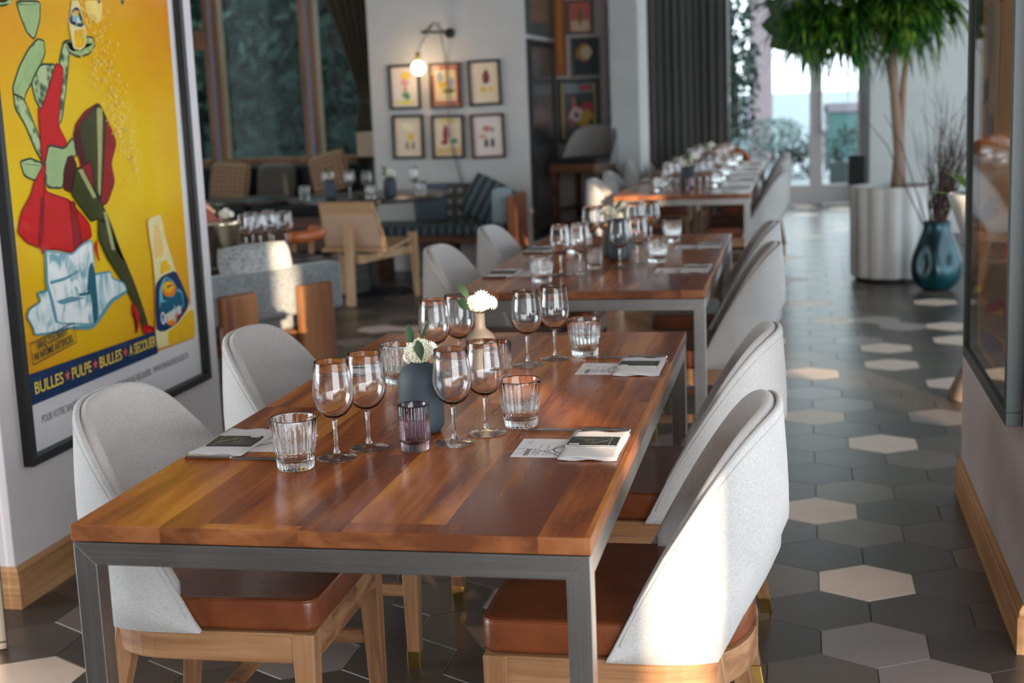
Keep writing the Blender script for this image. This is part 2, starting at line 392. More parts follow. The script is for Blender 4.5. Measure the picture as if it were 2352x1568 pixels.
wallbox('wall_back_right_edge', 1.83, 11.58, 0, 1.86, 11.82, H, M_dgfr)
# outer walls behind and beside the camera, with window openings
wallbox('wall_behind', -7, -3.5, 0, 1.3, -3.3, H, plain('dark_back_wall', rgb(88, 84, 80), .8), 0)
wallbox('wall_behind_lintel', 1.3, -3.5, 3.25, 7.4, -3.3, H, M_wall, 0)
wallbox('wall_far_outer_left', -7, 1.3, 0, -6.8, 3.1, H, M_wall, 0)
wallbox('wall_outer_left_end', -7, 6.2, 0, -6.8, 11.5, H, M_wall, 0)
wallbox('wall_outer_right_end', 7.2, 9.2, 0, 7.4, 11.8, H, M_wallc, 0)
wallbox('wall_outer_right_lintel', 7.2, -3.5, 3.25, 7.4, 9.2, H, M_wallc, 0)
# added unseen blocks; the slots between them shape the low sun beams
M_fac = plain('outdoor_grey', rgb(150, 150, 152), .9)
GY = -9.0
def gapx(x, y): return x+(y-GY)*math.tan(SUN_AZ)
gaps = [(gapx(-1.22, 1.46), gapx(-1.10, 1.46)), (gapx(.955, .33), gapx(1.085, .33)), (gapx(1.785, 1.44), gapx(2.1, 1.44)), (gapx(-.20, 7.4), gapx(.30, 7.2))]
gaps.sort(); xs = -12; sh = .5*math.tan(SUN_AZ)
for k, (a, b) in enumerate(gaps + [(30, 31)]):
    bb = MB().hexa([(xs+sh, GY-.5, 0), (a+sh, GY-.5, 0), (a, GY, 0), (xs, GY, 0)], [(xs+sh, GY-.5, 9), (a+sh, GY-.5, 9), (a, GY, 9), (xs, GY, 9)])
    struct(bb.build('wall_street_%d' % (k+1), M_fac)); xs = b
    cap = {0: 2.65, 3: 3.72}.get(k) if k < 4 else None
    if cap: struct(MB().hexa([(a+sh, GY-.5, cap), (b+sh, GY-.5, cap), (b, GY, cap), (a, GY, cap)], [(a+sh, GY-.5, 9), (b+sh, GY-.5, 9), (b, GY, 9), (a, GY, 9)]).build('wall_sunmask_cap_%d' % (k+1), M_fac))  # added cap over a slot, limits how high the beam reaches
wallbox('wall_street_side', 12.0, GY, 0, 14.0, 16, 9.0, M_fac, 0)
# ------------------------------------------------------------ dining tables
def make_table(W_=.90, L=1.90, H_=.75):
    t = empty('dining_table')
    sl = MB().box(0, 0, H_-.029, W_, L, H_, 0)
    sl.m[2] = 1; sl.m[3] = 1; sl.m[4] = 1; sl.m[5] = 1
    sl.build('table_top', [M_top, M_end], t, bevel=.0015)
    z1 = H_-.0315; z0 = z1-.040; q = .040
    for name, y in (('end_rail', .002), ('end_rail', L-.002-q)):
        MB().hexa([(.002+q, y, z0), (W_-.002-q, y, z0), (W_-.002-q, y+q, z0), (.002+q, y+q, z0)], [(.002, y, z1), (W_-.002, y, z1), (W_-.002, y+q, z1), (.002, y+q, z1)]).build(name, M_stX, t, bevel=.0012)
        for s in (0, 1):
            xo = .002 if s == 0 else W_-.002; xi = xo+q if s == 0 else xo-q; a, b = min(xo, xi), max(xo, xi)
            zt = (lambda x: z1 if abs(x-xo) < 1e-6 else z0)
            MB().hexa([(a, y, 0), (b, y, 0), (b, y+q, 0), (a, y+q, 0)], [(a, y, zt(a)), (b, y, zt(b)), (b, y+q, zt(b)), (a, y+q, zt(a))]).build('leg', M_stZ, t, bevel=.0012)
    for x in (.002, W_-.002-q):
        MB().box(x, .002+q+.0005, z0, x+q, L-.002-q-.0005, z1).build('side_rail', M_stY, t, bevel=.0012)
    MB().box(.03, .03, z1-.001, W_-.03, L-.03, H_-.0285).build('packer', M_black, t)
    return t
table0 = make_table()
TAB = [(0.0, 'walnut dining table with brushed steel frame nearest the viewer'), (2.74, 'second walnut and steel dining table, behind the nearest one'),
       (7.17, 'third walnut table in the row, well behind the second table'), (9.25, 'farthest walnut table in the row, nearest the glass door')]
for k, (y, lb) in enumerate(TAB):
    t = table0 if k == 0 else copy_tree(table0)
    t.location = (0, y, 0); tag(t, lb, 'table', 'walnut tables in a row')

# ------------------------------------------------------------ upholstered tub chairs
def plan(n=44, a=.255, yf=.02, yc=-.055, b=.245, ex=2.35):
    pts = []
    m = 6
    for i in range(m): pts.append((-a, yf+(yc-yf)*i/m))
    k = n-2*m
    for i in range(k+1):
        ph = PI*i/k; c = math.cos(ph); s_ = math.sin(ph)
        pts.append((-a*math.copysign(abs(c)**(2/ex), c), yc-b*abs(s_)**(2/ex)))
    for i in range(m-1, -1, -1): pts.append((a, yf+(yc-yf)*i/m))
    return pts
def shell(mb, th, off, zlow, top=.845, base=.40, zb_rise=.62, extra=0, rim=True, yf=.02, dep=.32):
    P = plan(yf=yf); n = len(P); rings = []
    for i, (x, y) in enumerate(P):
        tx = P[min(i+1, n-1)][0]-P[max(i-1, 0)][0]; ty = P[min(i+1, n-1)][1]-P[max(i-1, 0)][1]
        l = math.hypot(tx, ty); nx, ny = -ty/l, tx/l     # inward
        if nx*(-x)+ny*(-.05-y) < 0: nx, ny = -nx, -ny
        s = max(0, min(1, (yf-y)/dep)); zt = base+(top-base)*(1-(1-s)**1.5)+extra
        # lower edge rises towards the back
        q = max(0, min(1, (-y-.185)/.108)); zb = base+(zb_rise-base)*q
        zb = max(zb, zlow)
        if zlow > base and zt < zb+.012: continue
        if zt < zb+.004: zt = zb+.004
        bow = lambda z: .012*math.sin(PI*max(0, min(1, (z-.4)/.445)))*(1 if y < -.1 else .3)
        r = min(th/2, (zt-zb)/2)
        prof = []
        for k in range(5): prof.append((0, zb+(zt-r-zb)*k/4))
        for k in range(1, 6): a_ = PI*k/6; prof.append((th/2-th/2*math.cos(a_), zt-r+r*math.sin(a_)))
        for k in range(5): prof.append((th, zt-r-(zt-r-zb)*k/4))
        rings.append([(x+nx*(off+d-bow(z)), y+ny*(off+d-bow(z)), z) for d, z in prof])
    n = len(rings); m = len(rings[0]); vs = [p for r_ in rings for p in r_]; fs = []
    for i in range(n-1):
        for k in range(m):
            l = (k+1) % m; fs.append((i*m+k, i*m+l, (i+1)*m+l, (i+1)*m+k))
    fs += [tuple(range(m)), tuple((n-1)*m+k for k in range(m-1, -1, -1))]
    mb.add(vs, fs, 0, True); return rings
def dshape(a, yf, yc, b, ex=2.35, n=22, cr=.03):
    pts = []
    for i in range(n+1):
        ph = PI*i/n; c = math.cos(ph); s_ = math.sin(ph); pts.append((-a*math.copysign(abs(c)**(2/ex), c), yc-b*abs(s_)**(2/ex)))
    for k in range(5): an = math.radians(90*k/4); pts.append((a-cr+cr*math.cos(an), yf-cr+cr*math.sin(an)))
    for k in range(5): an = math.radians(90+90*k/4); pts.append((-a+cr+cr*math.cos(an), yf-cr+cr*math.sin(an)))
    return pts
def make_chair(fab=None, fabin=None, lea=None, legs=True):
    fab = fab or M_fab; fabin = fabin or M_fabin; lea = lea or M_leather
    c = empty('dining_chair')
    mb = MB(); shell(mb, .014, 0, .385); sh = mb.build('back_shell', fab, c, recalc=True)
    mb = MB(); rings = shell(mb, .026, .0145, .468, extra=.003, zb_rise=.56); mb.build('back_pad', fabin, c, recalc=True)
    # piping lines on the outer face
    P = plan(); mbp = MB()
    for dz in (.018,):
        path = []
        for i in range(len(P)):
            x, y = P[i]; s = max(0, min(1, (.02-y)/.32)); z = .40+.445*(1-(1-s)**1.5)-dz
            if z < .41: continue
            L = math.hypot(x, y+.06); bo = .012*math.sin(PI*max(0, min(1, (z-.4)/.445)))*(1 if y < -.1 else .3)
            path.append((x*(1+(bo-.0005)/L), -.06+(y+.06)*(1+(bo-.0005)/L), z))
        mbp.tube(path, .0022, 6)
    mbp.build('seam_piping', M_pipe, sh)
    cu = MB().prism(dshape(.238, .262, -.05, .195), .402, .470, smooth=True); cu.f[0], cu.f[1] = cu.f[0], cu.f[1]
    seat = cu.build('seat_cushion', lea, c, bevel=.011, seg=3)
    MB().tube([(x, y, .4665) for x, y in dshape(.2355, .2595, -.05, .1925)], .0021, 6, closed=True).build('seat_seam', lea, seat)
    # apron ring
    o_ = dshape(.243, .255, -.05, .20); i_ = dshape(.215, .228, -.05, .172); n = len(o_); ring = MB()
    vs = [(x, y, .338) for x, y in o_]+[(x, y, .401) for x, y in o_]+[(x, y, .338) for x, y in i_]+[(x, y, .401) for x, y in i_]; fs = []
    for k in range(n):
        l = (k+1) % n; fs += [(k, l, n+l, n+k), (2*n+l, 2*n+k, 3*n+k, 3*n+l), (n+k, n+l, 3*n+l, 3*n+k), (l, k, 2*n+k, 2*n+l)]
    ring.add(vs, fs, 0, False); ring.build('seat_frame', M_apron, c, bevel=.002)
    def leg(x1, y1, x0, y0):
        w1, w0 = .024, .0155
        def sq(x, y, z, w): return [(x-w, y-w, z), (x+w, y-w, z), (x+w, y+w, z), (x-w, y+w, z)]
        zc = .045; f = zc/.40; xc, yc_ = x0+(x1-x0)*f, y0+(y1-y0)*f; wc = w0+(w1-w0)*f
        lg = MB().hexa(sq(xc, yc_, zc, wc), sq(x1, y1, .4005, w1)).build('leg', M_leg, c, bevel=.003)
        MB().hexa(sq(x0, y0, .0, w0+.001), sq(xc, yc_, zc, wc+.001)).build('brass_tip', M_brass, lg, bevel=.001)
    for s in (-1, 1): leg(s*.222, .234, s*.240, .236); leg(s*.170, -.165, s*.242, -.246)
    for s in (-1, 1):
        MB().hexa([(s*.236-.01, .225, .19), (s*.236+.01, .225, .19), (s*.208+.01, -.2, .19), (s*.208-.01, -.2, .19)] if s > 0 else [(s*.236-.01, .225, .19), (s*.236+.01, .225, .19), (s*.208+.01, -.2, .19), (s*.208-.01, -.2, .19)],
                  [(s*.236-.01, .225, .222), (s*.236+.01, .225, .222), (s*.208+.01, -.2, .222), (s*.208-.01, -.2, .222)]).build('stretcher', M_apron, c, bevel=.002)
    MB().box(-.215, -.01, .192, .215, .012, .220).build('stretcher', M_apron, c, bevel=.002)
    return c
chair0 = make_chair()
CH = [  # x, y, side, label
 (.890, .585, 1, 'grey linen tub chair at near right, sunlit back, nearest the viewer on the aisle side'),
 (.012, .640, -1, 'grey linen tub chair at near left, in front of the big yellow poster'),
 (.878, 1.43, 1, 'second grey tub chair on the aisle side of the nearest table'),
 (.012, 1.42, -1, 'grey tub chair on the left of the nearest table, beside the lounge chair'),
 (.855, 3.33, 1, 'near aisle-side grey tub chair at the second table'),
 (.018, 3.43, -1, 'near left grey tub chair at the second table'),
 (.835, 4.18, 1, 'far aisle-side grey tub chair at the second table'),
 (.055, 4.25, -1, 'far left grey tub chair at the second table, in front of the white column'),
 (.835, 7.98, 1, 'pale aisle-side tub chair at the third table, nearest of that table'),
 (.06, 7.62, -1, 'brilliantly sunlit tub chair on the left of the third table'),
 (.82, 8.56, 1, 'far aisle-side tub chair at the third table'),
 (.06, 8.45, -1, 'shaded tub chair behind the sunlit one at the third table'),
 (.83, 9.83, 1, 'near aisle-side tub chair at the farthest table'),
 (.83, 10.66, 1, 'farthest aisle-side tub chair beside the farthest table'),
 (.05, 9.85, -1, 'left tub chair at the farthest table, in front of the ribbed wall'),
 (.05, 10.70, -1, 'last tub chair on the left, in front of the dark curtain')]
for k, (x, y, s, lb) in enumerate(CH):
    c = chair0 if k == 0 else copy_tree(chair0)
    c.location = (x, y, 0); c.rotation_euler = (0, 0, PI/2*s + math.radians([0, 1, -1.5, 0, 1, -1, 2, 0][k % 8] if k < 9 else 0)); tag(c, lb, 'chair', 'grey tub chairs along the walnut tables')

# ------------------------------------------------------------ glassware
def make_wineglass():
    g = empty('wine_glass')
    MB().lathe([(0, .0858), (.010, .0863), (.022, .0915), (.033, .1040), (.0385, .118), (.0396, .130), (.0385, .150), (.0355, .175), (.0338, .1945), (.0341, .1955), (.0346, .1945), (.0364, .175), (.0394, .150), (.0405, .130), (.0395, .116), (.0340, .1015), (.0235, .0890), (.0110, .0825), (.0050, .0800), (0, .0796)], 40).build('bowl', M_glass, g, recalc=True)
    MB().lathe([(0, .0800), (.0058, .0800), (.0046, .073), (.0040, .060), (.0037, .045), (.0040, .028), (.0052, .017), (.0078, .0105), (0, .0105)], 20).build('stem', M_glass, g, recalc=True)
    MB().lathe([(0, .0004), (.036, .0004), (.0400, .0006), (.0408, .0014), (.0398, .0022), (.030, .0028), (.016, .0044), (.0085, .0080), (.0072, .0106), (0, .0108)], 40).build('foot', M_thin, g, recalc=True)
    return g
def fl(n, amp, zlo, zhi): return lambda a, z, k: 1+(amp*abs(math.sin(a*n/2))-amp/2 if zlo < z < zhi and k < FLK else 0)
FLK = 9
def make_tumbler():
    n = 24
    def md(a, z, k): return 1+(.036*abs(math.sin(a*n/2))-.016 if (2 <= k <= 7) else 0)
    g = MB().lathe([(0, 0), (.0335, 0), (.0352, .0025), (.0365, .020), (.0388, .0395), (.0400, .041), (.0430, .072), (.0450, .0930), (.0456, .0985), (.0450, .1003), (.0440, .0985), (.0415, .072), (.0383, .041), (.0358, .024), (.0320, .0165), (0, .0155)], 144, mod=md)
    return g.build('tumbler', M_glass, recalc=True)
def make_votive(mat):
    n = 32
    def md(a, z, k): return 1+(.055*abs(math.sin(a*n/2))-.025 if (1 <= k <= 7) else 0)
    return MB().lathe([(0, 0), (.0255, 0), (.0272, .0015), (.0275, .017), (.0285, .019), (.0308, .021), (.0310, .060), (.0312, .0915), (.0305, .0930), (.0293, .0915), (.0291, .060), (.0288, .026), (.0255, .016), (0, .015)], 128, mod=md).build('votive_glass', mat, recalc=True)
wg0 = make_wineglass(); tb0 = make_tumbler(); vt0 = make_votive(M_smoke); vr0 = make_votive(M_rose)
used = set()
def put(o, x, y, z, rz, label, cat, group):
    c = o if o.name not in used else copy_tree(o)
    used.add(o.name); c.location = (x, y, z); c.rotation_euler = (0, 0, rz); tag(c, label, cat, group); return c
TZ = .7502
def make_capsule():
    v = empty('bud_vase')
    MB().lathe([(0, 0), (.030, 0), (.040, .004), (.0468, .016), (.0478, .030), (.0478, .100), (.046, .116), (.040, .132), (.030, .143), (.018, .1485), (.0125, .1495), (.0115, .1480), (.0115, .10), (0, .10)], 48).build('vase_body', M_slate, v); return v
def make_bottlevase():
    v = empty('bottle_vase')
    MB().lathe([(0, 0), (.030, 0), (.0375, .004), (.039, .014), (.039, .080), (.0375, .093), (.033, .102), (.024, .111), (.0165, .117), (.0140, .124), (.0138, .1535), (.0148, .156), (.0120, .1565), (.0110, .150), (.0110, .11), (0, .10)], 48).build('vase_body', M_taupe, v); return v
cap0 = make_capsule(); bot0 = make_bottlevase()
def blade(mb, base, direction, length, width, normal, mat=0, fold=.15, seg=7, curl=.2, round_=.5):
    # a leaf with a folded midrib
    d = Vector(direction).normalized(); nrm = Vector(normal); nrm = (nrm-d*nrm.dot(d)).normalized(); sd_ = d.cross(nrm); vs = []; fs = []
    for i in range(seg+1):
        t = i/seg; wd = width*.5*(math.sin(PI*t**round_ if t > 0 else 0)) ; p = Vector(base)+d*length*t-nrm*(curl*length*t*t)
        if i == seg: wd = .0001
        vs += [p-sd_*wd+nrm*wd*fold, p, p+sd_*wd+nrm*wd*fold]
    for i in range(seg):
        o = i*3; fs += [(o, o+1, o+4, o+3), (o+1, o+2, o+5, o+4)]
    mb.add(vs, fs, mat, True)
def make_posy(seed, tall, daisies, leaves, rx=.030, rz=.026):
    rnd = random.Random(seed); f = empty('flower_posy')
    st = MB()
    for k in range(5):
        a = rnd.uniform(0, 2*PI); st.tube([(0.003*math.cos(a), .003*math.sin(a), -.045), (0, 0, 0), (.015*math.cos(a), .012*math.sin(a), .022)], .0011, 5)
    st.build('stem', M_stem, f)
    bm = MB()
    for k in range(330):
        th = rnd.uniform(0, 2*PI); ph = rnd.uniform(0, 1); r_ = rnd.uniform(.86, 1.0)
        z = .020+rz*(1-2*ph)*r_; q = math.sqrt(max(0, 1-(1-2*ph)**2))*rx*r_
        bm.sphere((q*math.cos(th), q*math.sin(th)*.9, z+.004), rnd.uniform(.0019, .0028), 6, 4)
    bm.sphere((0, 0, .022), 1, 14, 8, 0, (rx*.80, rx*.72, rz*.80))
    o = bm.build('berry_cluster', [M_berry, M_stem], f); tag(o, kind='stuff')
    for (dx, dy, dz, r_) in daisies:
        dm = MB(); c = Vector((dx, dy, dz)); nrm = Vector((dx, dy-.02, dz-.01)).normalized()
        a_ = nrm.cross(Vector((0, 0, 1))).normalized(); b_ = nrm.cross(a_)
        for ring, (cnt, rr, tilt) in enumerate(((16, 1, .15), (12, .78, .6), (8, .5, 1.2))):
            for k in range(cnt):
                an = 2*PI*(k+.5*ring)/cnt; d = (a_*math.cos(an)+b_*math.sin(an)+nrm*tilt).normalized(); blade(dm, c, d, r_*rr, r_*.30, nrm, 0, .2, 4, .1, .8)
        dm.build('daisy', M_petal, f)
    for (bx, by, bz, ex, ey, ez, w) in leaves:
        lm = MB(); b = Vector((bx, by, bz)); e = Vector((ex, ey, ez)); blade(lm, b, e-b, (e-b).length, w, (.15, -1, .25), 0, .12, 8, .06, .85)
        lm.build('leaf', M_leaf, f)
    return f
posy_near = make_posy(2, 0, [(.028, .004, .030, .017), (-.026, -.006, .012, .013), (-.010, -.016, .034, .012)],
    [(-.012, -.008, .038, -.018, -.006, .082, .019), (.006, -.026, .052, .014, -.030, .008, .020), (.008, 0, .050, .024, .004, .088, .007)])
posy_near.location = (.441, .68, TZ+.150); tag(posy_near, 'posy of white berries and green leaves in the charcoal capsule vase', 'flowers', 'posies in the table vases')
posy_far = make_posy(5, 0, [(.012, -.014, .040, .023), (.034, -.004, .026, .020), (-.016, -.012, .034, .014)],
    [(-.022, -.004, .036, -.056, -.002, .082, .018), (-.012, -.010, .012, -.056, -.008, .034, .026)], .030, .022)
posy_far.location = (.432, 1.285, TZ+.158); tag(posy_far, 'sunlit white daisy posy with two leaves in the taupe bottle vase', 'flowers', 'posies in the table vases')

def make_knife():
    k = empty('dinner_knife')
    MB().box(0, -.0050, .0005, .102, .0050, .0085).build('handle', M_knife, k, bevel=.0028, seg=3)
    bl = MB(); pts = [(0, -.0035), (-.012, -.008), (-.095, -.0085), (-.115, -.006), (-.128, .002), (-.095, .006), (-.012, .0055), (0, .0035)]
    bl.prism(pts, .0030, .0046).build('blade', M_knife, k, bevel=.0005); return k
def make_napkin(seed):
    rnd = random.Random(seed); n = MB(); nx, ny = 10, 20; wx, wy = .114, .214
    for lay in range(3):
        g = []; z0 = .0012+lay*.0019; off = .0015*lay
        for j in range(ny+1):
            for i in range(nx+1):
                x = -wx/2+wx*i/nx; y = -wy/2+wy*j/ny
                e = max(0, abs(y)/(wy/2)-.85)/.15; z = z0+.0012*e*math.sin(x*95+lay+seed)*1.2+.0004*math.sin(x*60+y*40)
                g.append((x*(1-.006*lay)+.0012*math.sin(y*30+lay*2), y*(1-.01*lay)+.0014*math.sin(x*50+lay), z))
        o = len(n.v); m = len(g); top = [(x, y, z+.0013) for x, y, z in g]; fs = []
        for j in range(ny):
            for i in range(nx):
                a = j*(nx+1)+i; fs += [(m+a, m+a+1, m+a+nx+2, m+a+nx+1), (a+nx+1, a+nx+2, a+1, a)]
        bd = [i for i in range(nx+1)]+[j*(nx+1)+nx for j in range(1, ny+1)]+[ny*(nx+1)+i for i in range(nx-1, -1, -1)]+[j*(nx+1) for j in range(ny-1, 0, -1)]
        for a, b in zip(bd, bd[1:]+bd[:1]): fs.append((a, b, m+b, m+a))
        n.add(g+top, fs, 0, True)
    return n.build('folded_napkin', M_napkin)
def strip(mb, pts, w, z, mat=0):
    for a, b in zip(pts, pts[1:]):
        dx, dy = b[0]-a[0], b[1]-a[1]; l = math.hypot(dx, dy) or 1; nx, ny = -dy/l*w/2, dx/l*w/2; ex, ey = dx/l*w*.4, dy/l*w*.4
        mb.add([(a[0]+nx-ex, a[1]+ny-ey, z), (a[0]-nx-ex, a[1]-ny-ey, z), (b[0]-nx+ex, b[1]-ny+ey, z), (b[0]+nx+ex, b[1]+ny+ey, z)], [(0, 1, 2, 3)], mat, False)
def make_folded_card():
    # black printed folder: two leaves folded along the near long edge
    c = empty('folded_card')
    MB().prism(rrect(-.049, -.037, .049, .039, .001), .0003, .0009).build('lower_leaf', M_card, c)
    up = MB(); up.hexa([(-.049, -.037, .0030), (.049, -.037, .0030), (.049, .039, .0014), (-.049, .039, .0014)], [(-.049, -.037, .0036), (.049, -.037, .0036), (.049, .039, .0020), (-.049, .039, .0020)])
    u = up.build('upper_leaf', M_card, c); zz = lambda y: .00375-(y+.037)*.0016/.076
    ln = MB(); rnd = random.Random(4)
    def cur(pts, w=.0007):
        for a, b in zip(pts, pts[1:]):
            dx, dy = b[0]-a[0], b[1]-a[1]; l = math.hypot(dx, dy) or 1; nx, ny = -dy/l*w/2, dx/l*w/2
            ln.add([(a[0]+nx, a[1]+ny, zz(a[1]+ny)), (a[0]-nx, a[1]-ny, zz(a[1]-ny)), (b[0]-nx, b[1]-ny, zz(b[1]-ny)), (b[0]+nx, b[1]+ny, zz(b[1]+ny))], [(0, 1, 2, 3)], 0, False)
    def el(cx, cy, a, b, t0=0, t1=2*PI, ro=0): cur([(cx+a*math.cos(t)*math.cos(ro)-b*math.sin(t)*math.sin(ro), cy+a*math.cos(t)*math.sin(ro)+b*math.sin(t)*math.cos(ro)) for t in [t0+(t1-t0)*k/14 for k in range(15)]])
    # two line-drawn hands holding a small cup
    el(-.006, -.002, .007, .010); el(-.006, .012, .009, .004); el(.004, -.012, .006, .005); el(-.014, .003, .004, .008, .5, 4)
    for k in range(4): cur([(.004+k*.004, -.010+k*.004), (.020+k*.003, -.004+k*.005), (.030, .004+k*.004)])
    cur([(-.040, .022), (-.028, .028), (-.018, .020), (-.006, .024), (.008, .019), (.022, .024), (.032, .019)]); cur([(-.042, .016), (-.030, .019), (-.020, .015), (-.010, .018)])
    cur([(-.022, -.022), (-.012, -.018), (-.004, -.024), (.004, -.020), (.010, -.026)]); cur([(.034, .039), (.034, -.037)], .0009)
    ln.build('line_drawing', M_cardline, u)
    ed = MB(); ed.box(-.049, -.0378, .0028, .049, -.0370, .0038); ed.box(-.049, -.0378, .0003, .049, -.0370, .0010); ed.box(-.0495, -.0378, .0003, -.049, -.0370, .0038)
    ed.build('white_edge', M_petal, u)
    text_mesh('letter_mark', 'i', .028, M_petal, u, Matrix.Translation((-.026, -.031, .0041)) @ Matrix.Rotation(PI/2, 4, 'Z'), 1.3, .0012)
    return c
def make_menu():
    m = empty('menu_card')
    MB().prism(rrect(-.052, -.071, .100, .071, .0006), 0, .0005).build('sheet', M_paper, m)
    a = MB()
    def arc(cx, cy, r_, t0, t1, w0=.0012, w1=.0030, n=18):
        for k in range(n):
            ta, tb = t0+(t1-t0)*k/n, t0+(t1-t0)*(k+1)/n; w = w0+(w1-w0)*k/n
            strip(a, [(cx+r_*math.cos(ta), cy+r_*math.sin(ta)), (cx+r_*math.cos(tb), cy+r_*math.sin(tb))], w, .0007)
    arc(-.060, .068, .115, math.radians(-88), math.radians(-2)); arc(-.050, -.115, .105, math.radians(92), math.radians(22)); arc(.060, -.010, .036, math.radians(70), math.radians(250), .002, .003)
    a.build('curved_lines', M_ink, m)
    t = text_mesh('heading', 'market', .020, M_inkd, m, Matrix.Translation((-.020, -.062, .0006)) @ Matrix.Rotation(PI/2, 4, 'Z'), .92, 0)
    rnd = random.Random(9); l = MB()
    for x in (-.012, -.006, -.001, .010, .016, .022, .032, .042, .048, .054, .066, .072, .078):
        y = rnd.choice([-.060, -.056]); 
        while y < -.060+rnd.uniform(.02, .05):
            d = rnd.uniform(.003, .008); strip(l, [(x, y), (x, y+d)], .0011, .00065); y += d+.0015
    for x, y0, n_ in ((-.005, -.02, 7), (.010, -.015, 6), (-.036, .03, 4), (-.030, .028, 5)):
        y = y0
        for k in range(n_): d = rnd.uniform(.003, .007); strip(l, [(x, y), (x, y+d)], .0011, .00065); y += d+.0015
    tag(l.build('small_print', M_ink, m), kind='stuff')
    return m
kn0 = make_knife(); nap0 = make_napkin(1); fc0 = make_folded_card(); mn0 = make_menu()
def setting(x, y, side, wher, j=0):
    # side +1: guest on the aisle side, -1: guest on the left
    rz = 0 if side > 0 else PI; s = side; r_ = math.radians(j)
    def P(dx, dy): return x+s*dx, y+s*dy
    put(mn0, *P(-.103, -.012), TZ, rz+r_, 'white menu card with grey curved lines '+wher, 'menu', 'menu cards under the napkins')
    put(nap0, *P(0, 0), TZ+.0006, rz-r_*.5, 'folded grey linen napkin '+wher, 'napkin', 'folded napkins')
    fx, fy = P(-.004, .008); 
    put(fc0, fx, fy, TZ+.0072, rz+r_, 'small black folded card with line drawing '+wher, 'card', 'black folded cards on the napkins')
    put(kn0, *P(-.044, .124), TZ, rz+math.radians(-1), 'steel dinner knife '+wher, 'knife', 'dinner knives')
GW, GT, GV = 'stemmed wine glasses on the walnut tables', 'fluted water tumblers on the walnut tables', 'ribbed votive glasses'
def wine(x, y, lb, z=TZ): put(wg0, x, y, z, random.uniform(0, 6), lb, 'wine glass', GW)
def tumb(x, y, lb, z=TZ): put(tb0, x, y, z, random.uniform(0, 6), lb, 'tumbler', GT)
# nearest table
N1 = 'on the nearest table, '
setting(.825, .568, 1, 'by the near right chair of the nearest table'); setting(.826, 1.366, 1, 'by the far right chair of the nearest table', -1)
setting(.070, .556, -1, 'by the near left chair of the nearest table', 1); setting(.072, 1.36, -1, 'by the far left chair of the nearest table')
wine(.326, .457, 'wine glass '+N1+'leftmost in front, beside the left tumbler'); wine(.368, .536, 'wine glass '+N1+'second from left in front')
wine(.535, .584, 'wine glass '+N1+'just right of the charcoal vase, nearer one'); wine(.582, .671, 'wine glass '+N1+'right of the vase, next to the right tumbler')
wine(.530, 1.402, 'wine glass '+N1+'front one of the pair by the far right tumbler'); wine(.588, 1.482, 'wine glass '+N1+'touching the far right tumbler')
wine(.320, 1.262, 'wine glass '+N1+'behind the leafy berry posy'); wine(.364, 1.342, 'wine glass '+N1+'left of the daisy posy')
tumb(.268, .382, 'fluted clear tumbler at the front left of the nearest table'); tumb(.641, .742, 'fluted clear tumbler at right, behind the near right menu card')
tumb(.658, 1.536, 'fluted clear tumbler at the far right of the nearest table'); tumb(.250, 1.17, 'fluted clear tumbler at left behind the charcoal vase')
put(vt0, .466, .532, TZ, 0, 'smoky purple ribbed votive glass in front of the charcoal vase', 'votive', GV)
put(vr0, .488, 1.238, TZ, 0, 'pinkish ribbed votive glass beside the taupe bottle vase', 'votive', GV)
put(cap0, .441, .68, TZ, 0, 'matt charcoal capsule-shaped bud vase on the nearest table', 'vase', 'capsule bud vases')
put(bot0, .432, 1.285, TZ, 0, 'taupe bottle-necked vase on the nearest table', 'vase', 'bottle-necked vases')
# second table
N2 = 'on the second table, '
setting(.825, 3.30, 1, 'by the near right chair of the second table'); setting(.83, 4.10, 1, 'by the far right chair of the second table')
setting(.075, 3.24, -1, 'by the near left chair of the second table'); setting(.072, 4.05, -1, 'by the far left chair of the second table')
tumb(.277, 2.985, 'fluted tumbler at the front left of the second table'); wine(.316, 3.19, 'wine glass '+N2+'first on the left'); wine(.385, 3.24, 'wine glass '+N2+'second on the left')
wine(.521, 3.39, 'wine glass '+N2+'first right of the vases'); wine(.582, 3.48, 'wine glass '+N2+'second right of the vases'); tumb(.652, 3.545, 'fluted tumbler '+N2+'next to the near right menu')
tumb(.645, 4.31, 'fluted tumbler at the far right of the second table'); wine(.555, 4.26, 'wine glass '+N2+'far right, nearer the tumbler'); wine(.49, 4.17, 'wine glass '+N2+'far right, nearer the vases')
wine(.315, 4.0, 'wine glass '+N2+'far left of the pair'); wine(.37, 4.08, 'wine glass '+N2+'far left pair, nearer the posy'); tumb(.255, 3.92, 'fluted tumbler at the far left of the second table')
put(vr0, .423, 3.36, TZ, 0, 'pale ribbed votive glass in front of the vases on the second table', 'votive', GV)
put(cap0, .485, 3.66, TZ, 0, 'charcoal capsule vase on the second table', 'vase', 'capsule bud vases'); put(bot0, .430, 3.80, TZ, 0, 'taupe bottle vase on the second table', 'vase', 'bottle-necked vases')
copy_tree(posy_near, loc=(.485, 3.66, TZ+.150), rz=1.2, label='berry posy in the capsule vase on the second table'); copy_tree(posy_far, loc=(.430, 3.80, TZ+.158), rz=PI+.4, label='daisy posy with round leaves on the second table')
